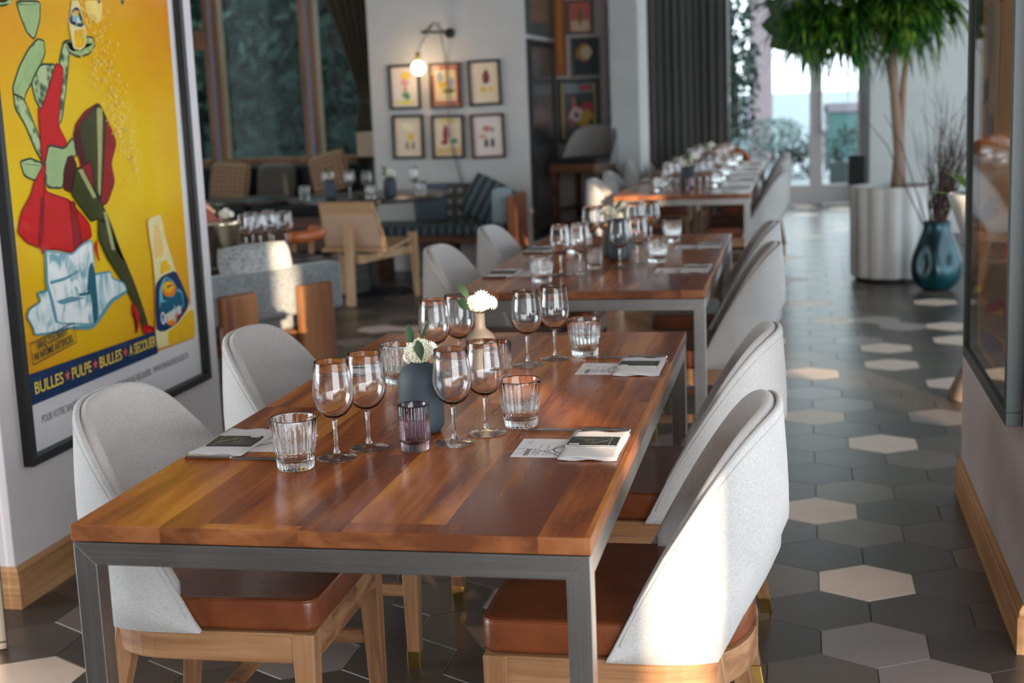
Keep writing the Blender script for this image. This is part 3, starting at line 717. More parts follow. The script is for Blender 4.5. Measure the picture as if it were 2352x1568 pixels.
# third and farthest tables repeat the laid pattern
for nm, y0 in (('third', 7.17), ('farthest', 9.25)):
    W3 = 'of the %s table' % nm
    for k, (sx, sy, sd_) in enumerate(((.825, .56, 1), (.826, 1.36, 1), (.07, .556, -1), (.072, 1.36, -1))):
        setting(sx, y0+sy, sd_, 'at the %s corner %s' % (['near right', 'far right', 'near left', 'far left'][k], W3))
    for k, (gx, gy) in enumerate(((.326, .457), (.368, .536), (.535, .584), (.582, .671), (.530, 1.402), (.588, 1.482), (.320, 1.262), (.364, 1.342))):
        wine(gx, y0+gy, 'wine glass in the %s pair, %s one, %s' % (['near left', 'near right', 'far right', 'far left'][k//2], ['outer', 'inner', 'inner', 'outer', 'inner', 'outer', 'outer', 'inner'][k], W3))
    for k, (gx, gy) in enumerate(((.268, .382), (.641, .742), (.658, 1.536), (.250, 1.17))):
        tumb(gx, y0+gy, 'fluted tumbler at the %s setting %s' % (['near left', 'near right', 'far right', 'far left'][k], W3))
    put(vt0, .466, y0+.532, TZ, 0, 'smoky votive glass in the middle '+W3, 'votive', GV)
    put(cap0, .441, y0+.68, TZ, 0, 'charcoal capsule vase in the middle '+W3, 'vase', 'capsule bud vases'); put(bot0, .432, y0+1.285, TZ, 0, 'taupe bottle vase in the middle '+W3, 'vase', 'bottle-necked vases')
    copy_tree(posy_near, loc=(.441, y0+.68, TZ+.15), label='berry posy in the capsule vase '+W3); copy_tree(posy_far, loc=(.432, y0+1.285, TZ+.158), label='daisy posy in the bottle vase '+W3)
# ------------------------------------------------------------ framed pictures
M_gpane = pane_mat('picture_glass', .22); M_gpane2 = pane_mat('picture_glass_gloss', .9)
ART_L = [('cream',[(2.189,1.8),(2.309,1.807),(2.294,1.741),(2.261,1.733),(2.217,1.743),(2.196,1.763)]),('navy',[(2.274,1.805),(2.3,1.806),(2.286,1.793)]),('navy',[(2.439,1.814),(2.469,1.816),(2.451,1.798)]),('green',[(1.772,1.776),(1.914,1.784),(1.901,1.724),(1.857,1.664),(1.817,1.686),(1.791,1.729)]),('green',[(1.633,1.768),(1.758,1.776),(1.719,1.76),(1.682,1.755),(1.644,1.762)]),('green',[(1.875,1.67),(1.913,1.665),(1.912,1.625),(1.864,1.574),(1.777,1.504),(1.766,1.482),(1.708,1.5),(1.709,1.524),(1.754,1.583),(1.816,1.637)]),('green2',[(1.708,1.507),(1.766,1.49),(1.833,1.369),(1.849,1.318),(1.842,1.287),(1.8,1.335),(1.755,1.414),(1.71,1.461)]),('green',[(1.707,1.307),(1.765,1.314),(1.811,1.302),(1.846,1.29),(1.834,1.26),(1.781,1.243),(1.722,1.262)]),('green2',[(1.875,1.594),(1.967,1.595),(1.913,1.524),(1.856,1.451),(1.827,1.484),(1.812,1.539)]),('green2',[(2.03,1.666),(2.071,1.672),(2.055,1.622),(2.02,1.524),(1.974,1.423),(1.945,1.403),(1.969,1.483),(2.004,1.57),(1.989,1.601),(2.009,1.637)]),('green',[(2.03,1.666),(2.078,1.644),(2.138,1.648),(2.173,1.686),(2.22,1.685),(2.23,1.658),(2.184,1.628),(2.111,1.617),(2.053,1.632)]),('red2',[(2.043,1.398),(2.117,1.444),(2.218,1.473),(2.27,1.413),(2.319,1.339),(2.267,1.269),(2.282,1.207),(2.22,1.143),(2.165,1.13),(2.074,1.216),(2.051,1.324)]),('olive',[(2.077,1.405),(2.162,1.448),(2.223,1.47),(2.258,1.425),(2.229,1.316),(2.194,1.207),(2.175,1.151),(2.135,1.195),(2.132,1.288),(2.084,1.269),(2.033,1.346)]),('olive2',[(2.2,1.458),(2.24,1.452),(2.211,1.316),(2.172,1.165),(2.158,1.182),(2.183,1.318)]),('red',[(1.966,1.599),(2.01,1.584),(1.995,1.534),(1.97,1.483),(1.945,1.406),(1.988,1.353),(1.973,1.332),(1.871,1.35),(1.853,1.307),(1.826,1.291),(1.835,1.459),(1.855,1.459),(1.911,1.524)]),('green',[(1.874,1.349),(1.968,1.333),(2.027,1.367),(2.049,1.313),(1.957,1.276),(1.936,1.209),(1.84,1.219),(1.839,1.283)]),('maroon',[(1.975,1.306),(2.016,1.312),(2.04,1.276),(2.001,1.231),(1.993,1.189),(1.934,1.207)]),('maroon',[(2.032,1.382),(2.077,1.405),(2.082,1.344),(2.104,1.289),(2.079,1.266),(2.029,1.325)]),('red',[(1.85,1.302),(1.829,1.232),(1.837,1.206),(1.949,1.177),(1.969,1.17),(2.083,1.085),(2.091,1.041),(2.017,1.027),(1.958,1.002),(1.869,1.025),(1.795,1.032),(1.78,1.02),(1.772,1.039),(1.695,1.065),(1.651,1.102),(1.684,1.158),(1.744,1.203),(1.772,1.241)]),('red2',[(1.8,1.189),(1.82,1.195),(1.772,1.044),(1.758,1.046)]),('red2',[(1.967,1.17),(1.999,1.162),(2.024,1.037),(1.97,1.006)]),('olive',[(2.021,1.267),(2.068,1.27),(2.155,1.166),(2.216,1.089),(2.239,0.991),(2.295,0.934),(2.21,1.091),(2.266,0.99),(2.35,0.858),(2.402,0.756),(2.431,0.685),(2.389,0.687),(2.341,0.778),(2.245,0.893),(2.175,0.964),(2.13,1.033),(2.142,1.098),(2.095,1.089),(2.019,1.155),(1.983,1.19)]),('olive2',[(2.039,1.261),(2.067,1.264),(2.143,1.167),(2.12,1.163)]),('olive2',[(2.179,1.115),(2.202,1.113),(2.237,0.98),(2.213,0.983)]),('ice',[(1.654,0.846),(1.672,0.868),(1.74,0.881),(1.723,0.908),(1.777,0.91),(2.086,0.919),(2.192,0.915),(2.197,0.891),(2.279,0.864),(2.297,0.831),(2.177,0.819),(2.081,0.771),(2.031,0.746),(1.905,0.77),(1.801,0.772),(1.687,0.784),(1.682,0.808)]),('ice2',[(2.081,0.773),(2.177,0.819),(2.297,0.831),(2.289,0.825),(2.183,0.808),(2.097,0.765),(2.032,0.742),(1.902,0.766),(1.906,0.775),(2.023,0.761)]),('white',[(1.792,1.031),(1.867,1.017),(1.948,1.0),(2.016,1.023),(2.087,1.035),(2.083,0.917),(2.052,0.861),(2.081,0.773),(2.033,0.759),(1.812,0.799),(1.794,0.883),(1.777,0.932)]),('ice2',[(1.79,1.033),(1.803,1.027),(1.791,0.93),(1.809,0.878),(1.827,0.802),(1.81,0.8),(1.79,0.884),(1.775,0.932)]),('teal',[(2.046,0.944),(2.071,0.963),(2.088,0.919),(2.081,0.773),(2.044,0.757),(2.046,0.856),(2.021,0.871)]),('ice2',[(1.801,0.934),(1.893,0.934),(1.986,0.946),(1.979,0.939),(1.891,0.924),(1.8,0.924)]),('teal',[(1.966,0.871),(2.053,0.866),(2.052,0.858),(1.975,0.861)]),('ice2',[(1.824,0.868),(1.923,0.869),(2.006,0.851),(1.941,0.85),(1.857,0.852)]),('red',[(2.321,0.784),(2.345,0.777),(2.37,0.731),(2.357,0.704),(2.339,0.678),(2.332,0.679),(2.339,0.719),(2.319,0.746)]),('red',[(2.374,0.702),(2.422,0.69),(2.47,0.676),(2.473,0.665),(2.429,0.656),(2.389,0.669)]),('red',[(2.091,1.007),(2.119,1.034),(2.116,0.985),(2.125,0.959),(2.116,0.956)]),('glass',[(2.094,1.794),(2.139,1.797),(2.157,1.73),(2.172,1.701),(2.156,1.655),(2.121,1.639),(2.078,1.644),(2.068,1.69),(2.064,1.721)]),('yellow',[(2.089,1.701),(2.161,1.709),(2.148,1.656),(2.119,1.645),(2.085,1.649)]),('navy',[(2.088,1.763),(2.114,1.775),(2.137,1.773),(2.161,1.72),(2.134,1.712),(2.072,1.721),(2.069,1.731)]),('white',[(2.091,1.758),(2.122,1.765),(2.142,1.724),(2.086,1.73)]),('yellow',[(2.101,1.763),(2.125,1.766),(2.128,1.75),(2.103,1.746)]),('glass',[(2.487,1.061),(2.593,1.069),(2.611,1.019),(2.615,0.985),(2.648,0.917),(2.682,0.851),(2.772,0.719),(2.807,0.685),(2.803,0.577),(2.566,0.59),(2.47,0.596),(2.49,0.738),(2.505,0.826),(2.506,0.91),(2.495,0.977)]),('peach',[(2.529,1.033),(2.566,1.036),(2.578,0.989),(2.603,0.935),(2.578,0.917),(2.517,0.915),(2.52,0.969)]),('yellow',[(2.564,0.897),(2.607,0.904),(2.635,0.876),(2.641,0.86),(2.549,0.854)]),('yellow',[(2.575,0.64),(2.671,0.656),(2.766,0.691),(2.809,0.683),(2.803,0.577),(2.569,0.591)]),('navy',[(2.507,0.826),(2.565,0.848),(2.658,0.854),(2.685,0.846),(2.726,0.795),(2.774,0.722),(2.752,0.697),(2.657,0.658),(2.562,0.647),(2.515,0.651),(2.483,0.666),(2.49,0.738)]),('ltblue',[(2.536,0.804),(2.573,0.835),(2.599,0.841),(2.651,0.818),(2.681,0.786),(2.721,0.768),(2.726,0.717),(2.695,0.706),(2.652,0.672),(2.593,0.663),(2.529,0.692),(2.523,0.748)]),('navy2',[(2.571,0.823),(2.598,0.838),(2.65,0.815),(2.684,0.783),(2.67,0.769),(2.61,0.753),(2.555,0.758),(2.551,0.789)]),('navy2',[(2.535,0.758),(2.558,0.752),(2.64,0.758),(2.683,0.776),(2.714,0.766),(2.723,0.717),(2.63,0.707),(2.567,0.707),(2.539,0.691),(2.521,0.724)]),('red',[(2.65,0.7),(2.71,0.706),(2.691,0.687),(2.653,0.675)]),('navy',[(1.608,0.675),(1.611,0.58),(2.481,0.579),(2.472,0.661)]),('orange',[(2.668,0.785),(2.663,0.776),(2.654,0.77),(2.64,0.765),(2.623,0.764),(2.606,0.765),(2.588,0.769),(2.574,0.775),(2.563,0.783),(2.556,0.792),(2.555,0.801),(2.56,0.809),(2.569,0.816),(2.582,0.82),(2.599,0.822),(2.616,0.821),(2.633,0.818),(2.648,0.811),(2.66,0.803),(2.667,0.794)]),('yellow',[(2.647,0.797),(2.644,0.791),(2.637,0.786),(2.627,0.783),(2.615,0.781),(2.602,0.782),(2.589,0.785),(2.579,0.79),(2.57,0.796),(2.566,0.802),(2.565,0.809),(2.568,0.815),(2.575,0.82),(2.585,0.823),(2.597,0.824),(2.61,0.824),(2.622,0.821),(2.633,0.816),(2.641,0.81),(2.646,0.804)]),('navy',[(2.592,0.805),(2.635,0.808),(2.64,0.803),(2.596,0.798)]),('orange',[(2.655,0.674),(2.651,0.668),(2.643,0.662),(2.632,0.659),(2.618,0.657),(2.603,0.659),(2.589,0.662),(2.577,0.668),(2.568,0.675),(2.562,0.682),(2.561,0.69),(2.565,0.697),(2.573,0.702),(2.584,0.706),(2.597,0.707),(2.612,0.706),(2.626,0.702),(2.639,0.697),(2.648,0.69),(2.654,0.682)]),('yellow',[(2.631,0.685),(2.629,0.68),(2.624,0.677),(2.617,0.675),(2.608,0.674),(2.599,0.675),(2.59,0.677),(2.583,0.68),(2.577,0.685),(2.574,0.689),(2.573,0.694),(2.576,0.698),(2.58,0.702),(2.587,0.704),(2.596,0.705),(2.605,0.704),(2.613,0.702),(2.621,0.698),(2.627,0.694),(2.63,0.689)])]
ART_R = [('greytan',[(2.333,1.661),(2.189,1.643),(2.169,1.542),(2.221,1.431),(2.293,1.399),(2.325,1.533)]),('ltan',[(2.192,1.658),(2.048,1.65),(2.037,1.575),(2.073,1.426),(2.067,1.324),(2.249,1.333),(2.282,1.399),(2.172,1.529)]),('dgrey',[(1.833,1.638),(1.569,1.623),(1.585,1.58),(1.626,1.542),(1.678,1.533),(1.751,1.553),(1.797,1.575)]),('dgrey',[(2.109,1.653),(2.009,1.648),(2.057,1.642)]),('greymid',[(1.648,1.482),(1.62,1.457),(1.648,1.38),(1.687,1.31),(1.714,1.27),(1.783,1.267),(1.79,1.367),(1.737,1.414)]),('greytan',[(1.62,1.452),(1.561,1.425),(1.563,1.296),(1.636,1.3),(1.636,1.403)]),('dgrey',[(2.401,1.426),(2.299,1.439),(2.289,1.375),(2.39,1.352)]),('greymid',[(2.332,1.359),(2.203,1.321),(2.129,1.253),(2.303,1.246)]),('orangeb',[(2.388,1.267),(1.564,1.303),(1.56,1.277),(2.396,1.242),(2.402,1.223),(2.405,1.242)]),('brown',[(2.374,1.043),(2.286,1.071),(2.161,1.074),(2.02,1.071),(1.973,1.061),(2.252,1.014),(2.222,0.824),(2.333,0.776),(2.378,0.801)]),('refl_redb',[(2.28,1.033),(2.078,1.076),(2.008,1.069),(2.156,1.038),(2.29,1.014)]),('tan2',[(2.251,1.011),(1.974,1.064),(1.689,1.09),(1.685,1.066),(2.243,0.957)]),('tan3',[(2.243,0.957),(1.965,1.007),(1.629,1.066),(1.537,0.947),(1.544,0.877),(2.214,0.773)]),('redc',[(1.778,1.033),(1.708,1.026),(1.692,0.985),(1.705,0.946),(1.846,0.939),(1.871,0.964),(1.855,0.999)]),('refl_redd',[(2.266,0.762),(1.892,0.842),(1.865,0.82),(2.235,0.743)]),('refl_redd',[(1.879,0.834),(1.715,0.857),(1.694,0.792),(1.73,0.75),(1.81,0.76),(1.861,0.794)]),('tan2',[(1.703,0.852),(1.621,0.862),(1.634,0.814),(1.689,0.763)]),('tan4',[(2.38,0.748),(2.266,0.762),(2.235,0.743),(1.861,0.794),(1.73,0.748),(1.689,0.763),(1.565,0.825),(1.555,0.759),(2.341,0.684)]),('dgrey2',[(2.355,0.682),(2.173,0.696),(2.018,0.711),(1.822,0.693),(1.606,0.702),(1.556,0.643),(1.636,0.629),(1.859,0.633),(2.109,0.635),(2.333,0.634)])]
PAL = dict(cream=(244, 214, 120), navy=(22, 52, 92), navy2=(20, 92, 116), green_d=(38, 66, 46), green_l=(160, 186, 126), green2_d=(30, 54, 40), green2_l=(112, 146, 96), red_d=(150, 22, 26), red_l=(214, 60, 50), red2_d=(110, 16, 22), red2_l=(170, 36, 34), olive_d=(34, 34, 18), olive_l=(96, 98, 46), ice_d=(84, 140, 152), ice_l=(232, 240, 240), white_d=(120, 170, 180), white_l=(240, 244, 242), green=(118, 150, 88), green2=(62, 98, 62), red=(204, 26, 26), red2=(150, 26, 28), olive=(64, 66, 26), olive2=(170, 168, 110),
 maroon=(84, 26, 26), ice=(206, 224, 224), ice2=(96, 150, 162), white=(232, 238, 236), teal=(30, 96, 112), glass=(232, 218, 160), yellow=(236, 182, 20), peach=(238, 196, 120), ltblue=(120, 190, 200), orange=(232, 128, 30),
 greytan=(126, 112, 104), ltan=(166, 134, 98), dgrey=(74, 68, 68), greymid=(112, 108, 110), orangeb=(188, 112, 24), white2=(206, 202, 206), ltblue2=(200, 214, 220), brown=(146, 92, 32), refl_redb=(160, 58, 34), tan2=(170, 138, 106), tan3=(128, 104, 84),
 redc=(186, 84, 70), pinkw=(176, 150, 158), refl_redd=(142, 52, 62), tan4=(132, 100, 76), dgrey2=(98, 90, 98))
def ink(k):
    if k == 'green' or k == 'green2':
        if 'print_'+k in MATS: return MATS['print_'+k]
        s = Nodes('print_'+k); c = rgb(*PAL[k]); vo = s.n('ShaderNodeTexVoronoi'); vo.inputs['Scale'].default_value = 38; s.l(s.obj(), vo.inputs['Vector'])
        s.l(s.ramp(s.math('ADD', s.math('MULTIPLY', vo.outputs['Distance'], .7), s.math('MULTIPLY', s.noise(s.obj(), 14, 2), .5)), [(.25, rgb(32, 62, 40)), (.42, c), (.68, rgb(178, 196, 138))]), s.b.inputs['Base Color']); s.b.inputs['Roughness'].default_value = .6
        MATS['print_'+k] = s.m; return s.m
    if k in ('white', 'ice') :
        if 'print_'+k in MATS: return MATS['print_'+k]
        s = Nodes('print_'+k); s.l(s.ramp(s.noise(s.obj((14, 14, 9)), 1, 3, .5, 1.4), [(.36, rgb(120, 172, 180)), (.5, rgb(*PAL[k])), (.7, rgb(244, 246, 244))]), s.b.inputs['Base Color']); s.b.inputs['Roughness'].default_value = .6
        MATS['print_'+k] = s.m; return s.m
    return plain('print_'+k, rgb(*PAL[k]), .7, spec=.15, var=.10, scale=16)
def frame_x(root, X, y0, y1, z0, z1, t, depth, side, mat):
    # a frame on a wall of constant x; side = +1 faces +x
    xa, xb = (X, X+depth) if side > 0 else (X-depth, X)
    for (a, b, c, d, nm) in ((y0, y0+t, z0+t, z1-t, 'frame_stile'), (y1-t, y1, z0+t, z1-t, 'frame_stile'), (y0, y1, z0, z0+t, 'frame_rail'), (y0, y1, z1-t, z1, 'frame_rail')):
        MB().box(xa, a, c, xb, b, d).build(nm, mat, root, bevel=.002)
def smooth_poly(p, it=2):
    p = [(a[0]+(b[0]-a[0])*t, a[1]+(b[1]-a[1])*t) for a, b in zip(p, p[1:]+p[:1]) for t in (0, .5)]
    for _ in range(it):
        q = []
        for a, b in zip(p, p[1:]+p[:1]):
            q += [(a[0]*.75+b[0]*.25, a[1]*.75+b[1]*.25), (a[0]*.25+b[0]*.75, a[1]*.25+b[1]*.75)]
        p = q
    return p
def inset(p, d):
    ar = sum(a[0]*b[1]-b[0]*a[1] for a, b in zip(p, p[1:]+p[:1])); sg = 1 if ar > 0 else -1; out = []
    for k in range(len(p)):
        a, b = p[k-1], p[(k+1) % len(p)]; dx, dy = b[0]-a[0], b[1]-a[1]; l = math.hypot(dx, dy) or 1
        out.append((p[k][0]-sg*dy/l*d, p[k][1]+sg*dx/l*d))
    return out
def art_mesh(items, X, side, base, bx, smooth=True):
    names = []; mb = MB(); step = .0002; lv = [0]
    def lay(c, poly):
        if c not in names: names.append(c)
        lv[0] += 1; x = X+side*(.0015+step*lv[0]*.55); vs = [(x, y, z) for y, z in poly]
        mb.add(vs, [tuple(range(len(vs)))], names.index(c), False)
    for c, poly in items:
        big = max(abs(a[0]-b[0])+abs(a[1]-b[1]) for a in poly for b in poly) > .09
        if smooth and len(poly) > 4: poly = smooth_poly(poly)
        if big and c+'_d' in PAL and smooth:
            lay(c+'_d', inset(poly, -.002)); lay(c, inset(poly, .0045))
            if c == 'green': lay(c+'_l', inset(poly, .009))
        else: lay(c, poly)
    return mb, [ink(n) for n in names]
# left: large drinks poster
XL = -1.057
pl = empty('framed_poster', (0, 0, 0), 0, 'big yellow drinks poster with blue banner in a black frame on the left pillar', 'poster')
frame_x(pl, XL, 1.571, 2.880, .404, 2.16, .027, .034, 1, M_black)
MB().box(XL, 1.59, .42, XL+.004, 2.862, 2.145).build('paper_margin', M_paper, pl)
s = Nodes('poster_print'); sep = s.n('ShaderNodeSeparateXYZ'); s.l(s.obj(), sep.inputs[0])
gy = s.math('MULTIPLY', s.math('ABSOLUTE', s.math('SUBTRACT', sep.outputs['Y'], 2.10)), .75); gz = s.math('MULTIPLY', s.math('ABSOLUTE', s.math('SUBTRACT', sep.outputs['Z'], 1.22)), .62)
f = s.math('ADD', s.math('ADD', s.math('MULTIPLY', gy, .5), gz), s.math('MULTIPLY', s.noise(s.obj((1, 2, 2)), 2.2, 3), .30))
s.l(s.ramp(f, [(.34, rgb(232, 192, 0)), (.52, rgb(228, 172, 8)), (.70, rgb(222, 150, 22)), (.92, rgb(212, 118, 52))]), s.b.inputs['Base Color']); s.b.inputs['Roughness'].default_value = .7; s.b.inputs['Specular IOR Level'].default_value = .15; M_print = s.m
XA = XL+.004
pr = MB().add([(XA+.0008, 1.606, .672), (XA+.0008, 2.805, .575), (XA+.0008, 2.812, 2.10), (XA+.0008, 1.606, 2.10)], [(0, 1, 2, 3)], 0, False)
pr.v[0] = (XA+.0008, 1.606, .60); pro = pr.build('poster_print', M_print, pl)
mb, ms = art_mesh(ART_L, XA, 1, None, 0); am = mb.build('illustration', ms, pro)
sp = MB(); rnd = random.Random(12)
for k in range(520):
    t = rnd.random()**.75; y = 2.44-.62*t*.55+rnd.gauss(0, .018+.075*t); z = 1.20+.72*t+rnd.gauss(0, .03); r_ = rnd.uniform(.0015, .0042)
    if y > 2.80 or z > 2.08: continue
    sp.add([(XA+.0126, y+r_*math.cos(a*PI/3), z+1.6*r_*math.sin(a*PI/3)) for a in range(6)], [tuple(range(6))], 0, False)
tag(sp.build('splash_drops', ink('cream'), pro), kind='stuff')
def onx(y, z, x, tilt=0): return Matrix.Translation((x, y, z)) @ Matrix.Rotation(PI/2, 4, 'Z') @ Matrix.Rotation(PI/2, 4, 'X') @ Matrix.Rotation(tilt, 4, 'Z')
M_tyel = plain('print_letter_yellow', rgb(242, 206, 70), .6); M_tstar = plain('print_star', rgb(226, 92, 70), .6)
xb = XA+.0130
def fit_text(name, body, y0, y1, z, size, mat, parent, x, bold=.0006, tilt=0, shear=0):
    o = text_mesh(name, body, size, mat, parent, Matrix(), 1, bold, shear); xs_ = [v.co.x for v in o.data.vertices]; sc = (y1-y0)/(max(xs_)-min(xs_))
    o.data.transform(Matrix.Translation((-min(xs_), 0, 0))); o.data.transform(Matrix.Diagonal((sc, 1, 1, 1))); o.data.transform(onx(y0, z, x, tilt)); return o
fit_text('banner_lettering', 'BULLES', 1.648, 1.815, .6105, .052, M_tyel, pro, xb); fit_text('banner_lettering', 'PULPE', 1.870, 1.995, .6105, .052, M_tyel, pro, xb)
fit_text('banner_lettering', 'BULLES', 2.050, 2.205, .6105, .052, M_tyel, pro, xb); fit_text('banner_lettering', 'A SECOUER', 2.260, 2.462, .6105, .052, M_tyel, pro, xb)
for y in (1.842, 2.022, 2.232):
    st = MB(); st.add([(xb, y+(.019 if k % 2 == 0 else .008)*math.sin(k*PI/5), .629+(.019 if k % 2 == 0 else .008)*math.cos(k*PI/5)) for k in range(10)], [tuple(range(10))], 0, False); st.build('star', M_tstar, pro)
til = math.radians(4.5)
fit_text('stamp_lettering', 'SANS COLORANT', 1.686, 1.874, .7405, .033, M_inkd, pro, xb, .0006, til, .15); fit_text('stamp_lettering', 'NI ARÔME ARTIFICIEL', 1.664, 1.900, .7055+.004, .033, M_inkd, pro, xb, .0006, til, .15)
sb = MB(); P4 = [(1.647, .764), (1.909, .786), (1.915, .722), (1.653, .700)]
for (a, b) in zip(P4, P4[1:]+P4[:1]):
    d = Vector((b[0]-a[0], b[1]-a[1])).normalized(); n_ = Vector((-d.y, d.x))*.0016; a_ = Vector(a)-d*.0016; b_ = Vector(b)+d*.0016
    sb.add([(xb, (a_+n_).x, (a_+n_).y), (xb, (a_-n_).x, (a_-n_).y), (xb, (b_-n_).x, (b_-n_).y), (xb, (b_+n_).x, (b_+n_).y)], [(0, 1, 2, 3)], 0, False)
sb.build('stamp_border', M_inkd, pro)
fit_text('footer_lettering', 'POUR VOTRE SANTÉ, PRATIQUEZ UNE ACTIVITÉ PHYSIQUE RÉGULIÈRE.  WWW.MANGERBOUGER.FR', 1.69, 2.745, .511, .034, plain('print_footer', rgb(120, 118, 124), .7), pl, XA+.001, .0)
fit_text('label_lettering', 'Orangina', 2.522, 2.690, .674, .062, plain('print_white', rgb(240, 240, 240), .6), pro, xb, .001, math.radians(7))
MB().box(XL+.026, 1.596, .429, XL+.0285, 2.855, 2.135).build('glass_pane', M_gpane, pl)
# right: tall tan poster
XR = 1.775
prr = empty('framed_poster', (0, 0, 0), 0, 'tall tan vintage poster in a dark green-grey frame on the right pillar', 'poster')
frame_x(prr, XR, 1.530, 2.500, .567, 2.25, .034, .043, -1, M_dgfr)
MB().box(XR-.004, 1.55, .585, XR, 2.48, 2.23).build('gilt_slip', plain('gilt_slip', rgb(150, 98, 36), .5), prr)
MB().box(XR-.0052, 1.575, .622, XR-.004, 2.44, 2.21).build('poster_print', plain('print_tan', rgb(172, 122, 66), .6, var=.12, scale=3), prr)
mb, ms = art_mesh(ART_R, XR-.0052, -1, None, 0); mb.build('illustration', ms, prr)  # red and brown streaks are room reflections painted into the print
o = text_mesh('poster_lettering', 'une', .10, M_inkd, prr, Matrix(), 1, .001, .1)
o.data.transform(Matrix.Translation((XR-.0052-.012, 2.33, 1.005)) @ Matrix.Rotation(-PI/2, 4, 'Z') @ Matrix.Rotation(PI/2, 4, 'X') @ Matrix.Rotation(math.radians(14), 4, 'Z') @ Matrix.Diagonal((1.9, .8, 1, 1)))
MB().box(XR-.034, 1.56, .60, XR-.0315, 2.47, 2.22).build('glass_pane', M_gpane2, prr)

def frame_y(root, Y, x0, x1, z0, z1, t, depth, mat):
    for (a, b, c, d, nm) in ((x0, x0+t, z0+t, z1-t, 'frame_stile'), (x1-t, x1, z0+t, z1-t, 'frame_stile'), (x0, x1, z0, z0+t, 'frame_rail'), (x0, x1, z1-t, z1, 'frame_rail')):
        MB().box(a, Y-depth, c, b, Y, d).build(nm, mat, root, bevel=.0015)
def picture(label, Y, x0, x1, z0, z1, t, mat, mount, blobs, tilt=0, group=None, glass_=True, cat='picture'):
    cx, cz = (x0+x1)/2, (z0+z1)/2; r_ = empty('framed_picture', (cx, Y, cz), 0, label, cat, group); r_.rotation_euler = (0, tilt, 0)
    w, h = (x1-x0)/2, (z1-z0)/2; frame_y(r_, 0, -w, w, -h, h, t, .028, mat)
    MB().box(-w+t*.6, -.010, -h+t*.6, w-t*.6, -.004, h-t*.6).build('mount', mount, r_)
    mats = []; mb = MB()
    for k, (c, poly) in enumerate(blobs):
        m = plain('art_%d_%d_%d' % c, rgb(*c), .7, var=.15, scale=40)
        if m not in mats: mats.append(m)
        mb.add([((u-.5)*2*(w-t), -.0105-.0004*(k+1), (v-.5)*2*(h-t)) for u, v in poly], [tuple(range(len(poly)))], mats.index(m), False)
    if blobs: mb.build('drawing', mats, r_)
    if glass_: MB().box(-w+t*.7, -.022, -h+t*.7, w-t*.7, -.020, h-t*.7).build('glass_pane', M_gpane, r_)
    return r_
def bl(cx, cy, rx, ry, n=9, seed=0, ir=.25):
    rn = random.Random(seed); return [(cx+rx*(1+rn.uniform(-ir, ir))*math.cos(2*PI*k/n), cy+ry*(1+rn.uniform(-ir, ir))*math.sin(2*PI*k/n)) for k in range(n)]
def rc(a, b, c, d): return [(a, b), (c, b), (c, d), (a, d)]
CREAM = plain('mount_cream', rgb(226, 204, 176), .8, var=.04)
CREAM2 = plain('mount_pale', rgb(222, 208, 198), .8, var=.03)
# six small framed cartoons on the centre column
F6 = [(-2.143, -1.872, 1.729, 1.362, 0), (-1.793, -1.521, 1.728, 1.358, 0), (-1.462, -1.184, 1.738, 1.367, -1.2), (-2.136, -1.863, 1.316, .950, .6), (-1.796, -1.514, 1.304, .942, .4), (-1.457, -1.169, 1.302, .935, -1)]
BL6 = [[((232, 190, 70), bl(.55, .78, .22, .10, seed=1)), ((214, 150, 160), bl(.5, .62, .16, .10, seed=2)), ((206, 110, 60), bl(.52, .45, .08, .06, seed=3)), ((96, 140, 96), bl(.55, .28, .16, .10, seed=4)), ((222, 204, 80), bl(.5, .10, .40, .05, seed=5))],
 [((170, 70, 60), rc(.02, .02, .98, .98)), ((222, 196, 150), rc(.10, .10, .9, .9)), ((150, 150, 160), bl(.30, .70, .14, .16, seed=6)), ((150, 150, 168), bl(.72, .58, .13, .14, seed=7)), ((206, 164, 50), bl(.42, .52, .20, .10, seed=8)), ((120, 110, 50), bl(.62, .36, .26, .07, seed=9))],
 [((120, 58, 52), bl(.55, .62, .14, .20, seed=10)), ((214, 176, 80), bl(.42, .34, .12, .08, seed=11)), ((226, 186, 90), bl(.70, .34, .10, .08, seed=12)), ((232, 230, 224), bl(.58, .44, .05, .05, seed=13))],
 [((222, 182, 20), bl(.60, .50, .12, .10, seed=14)), ((236, 222, 180), bl(.50, .76, .20, .12, seed=15)), ((140, 112, 84), bl(.45, .28, .06, .10, seed=16)), ((120, 100, 84), bl(.68, .28, .05, .10, seed=17))],
 [((150, 60, 66), bl(.42, .60, .12, .22, seed=18)), ((150, 66, 62), bl(.36, .36, .14, .08, seed=19)), ((110, 140, 130), bl(.72, .38, .13, .07, seed=20)), ((226, 198, 70), bl(.5, .92, .3, .04, seed=21)), ((216, 180, 120), rc(.05, .04, .95, .22))],
 [((196, 120, 90), bl(.45, .70, .12, .08, seed=22)), ((150, 140, 140), bl(.62, .66, .10, .07, seed=23)), ((90, 88, 92), bl(.42, .32, .08, .12, seed=24)), ((80, 78, 84), bl(.64, .32, .08, .12, seed=25)), ((206, 160, 120), bl(.3, .5, .14, .05, seed=26))]]
LB6 = ['black framed cartoon with yellow and pink figure, top left of six', 'black framed cartoon with a red border, top middle of six', 'tilted framed cartoon with dark red figure, top right of six', 'framed cartoon with a yellow dancer, bottom left of six', 'framed cartoon of a dark red figure, bottom middle of six', 'brown framed pale cartoon of two grey figures, bottom right of six']
M_brfr = plain('brown_frame', rgb(70, 40, 30), .5)
for k, (x0, x1, z1, z0, tl) in enumerate(F6):
    picture(LB6[k], CY-.001, x0, x1, z0, z1, .022, M_brfr if k in (1, 5) else M_black, CREAM2 if k in (0, 5) else CREAM, BL6[k], math.radians(tl), 'six cartoons on the white column')
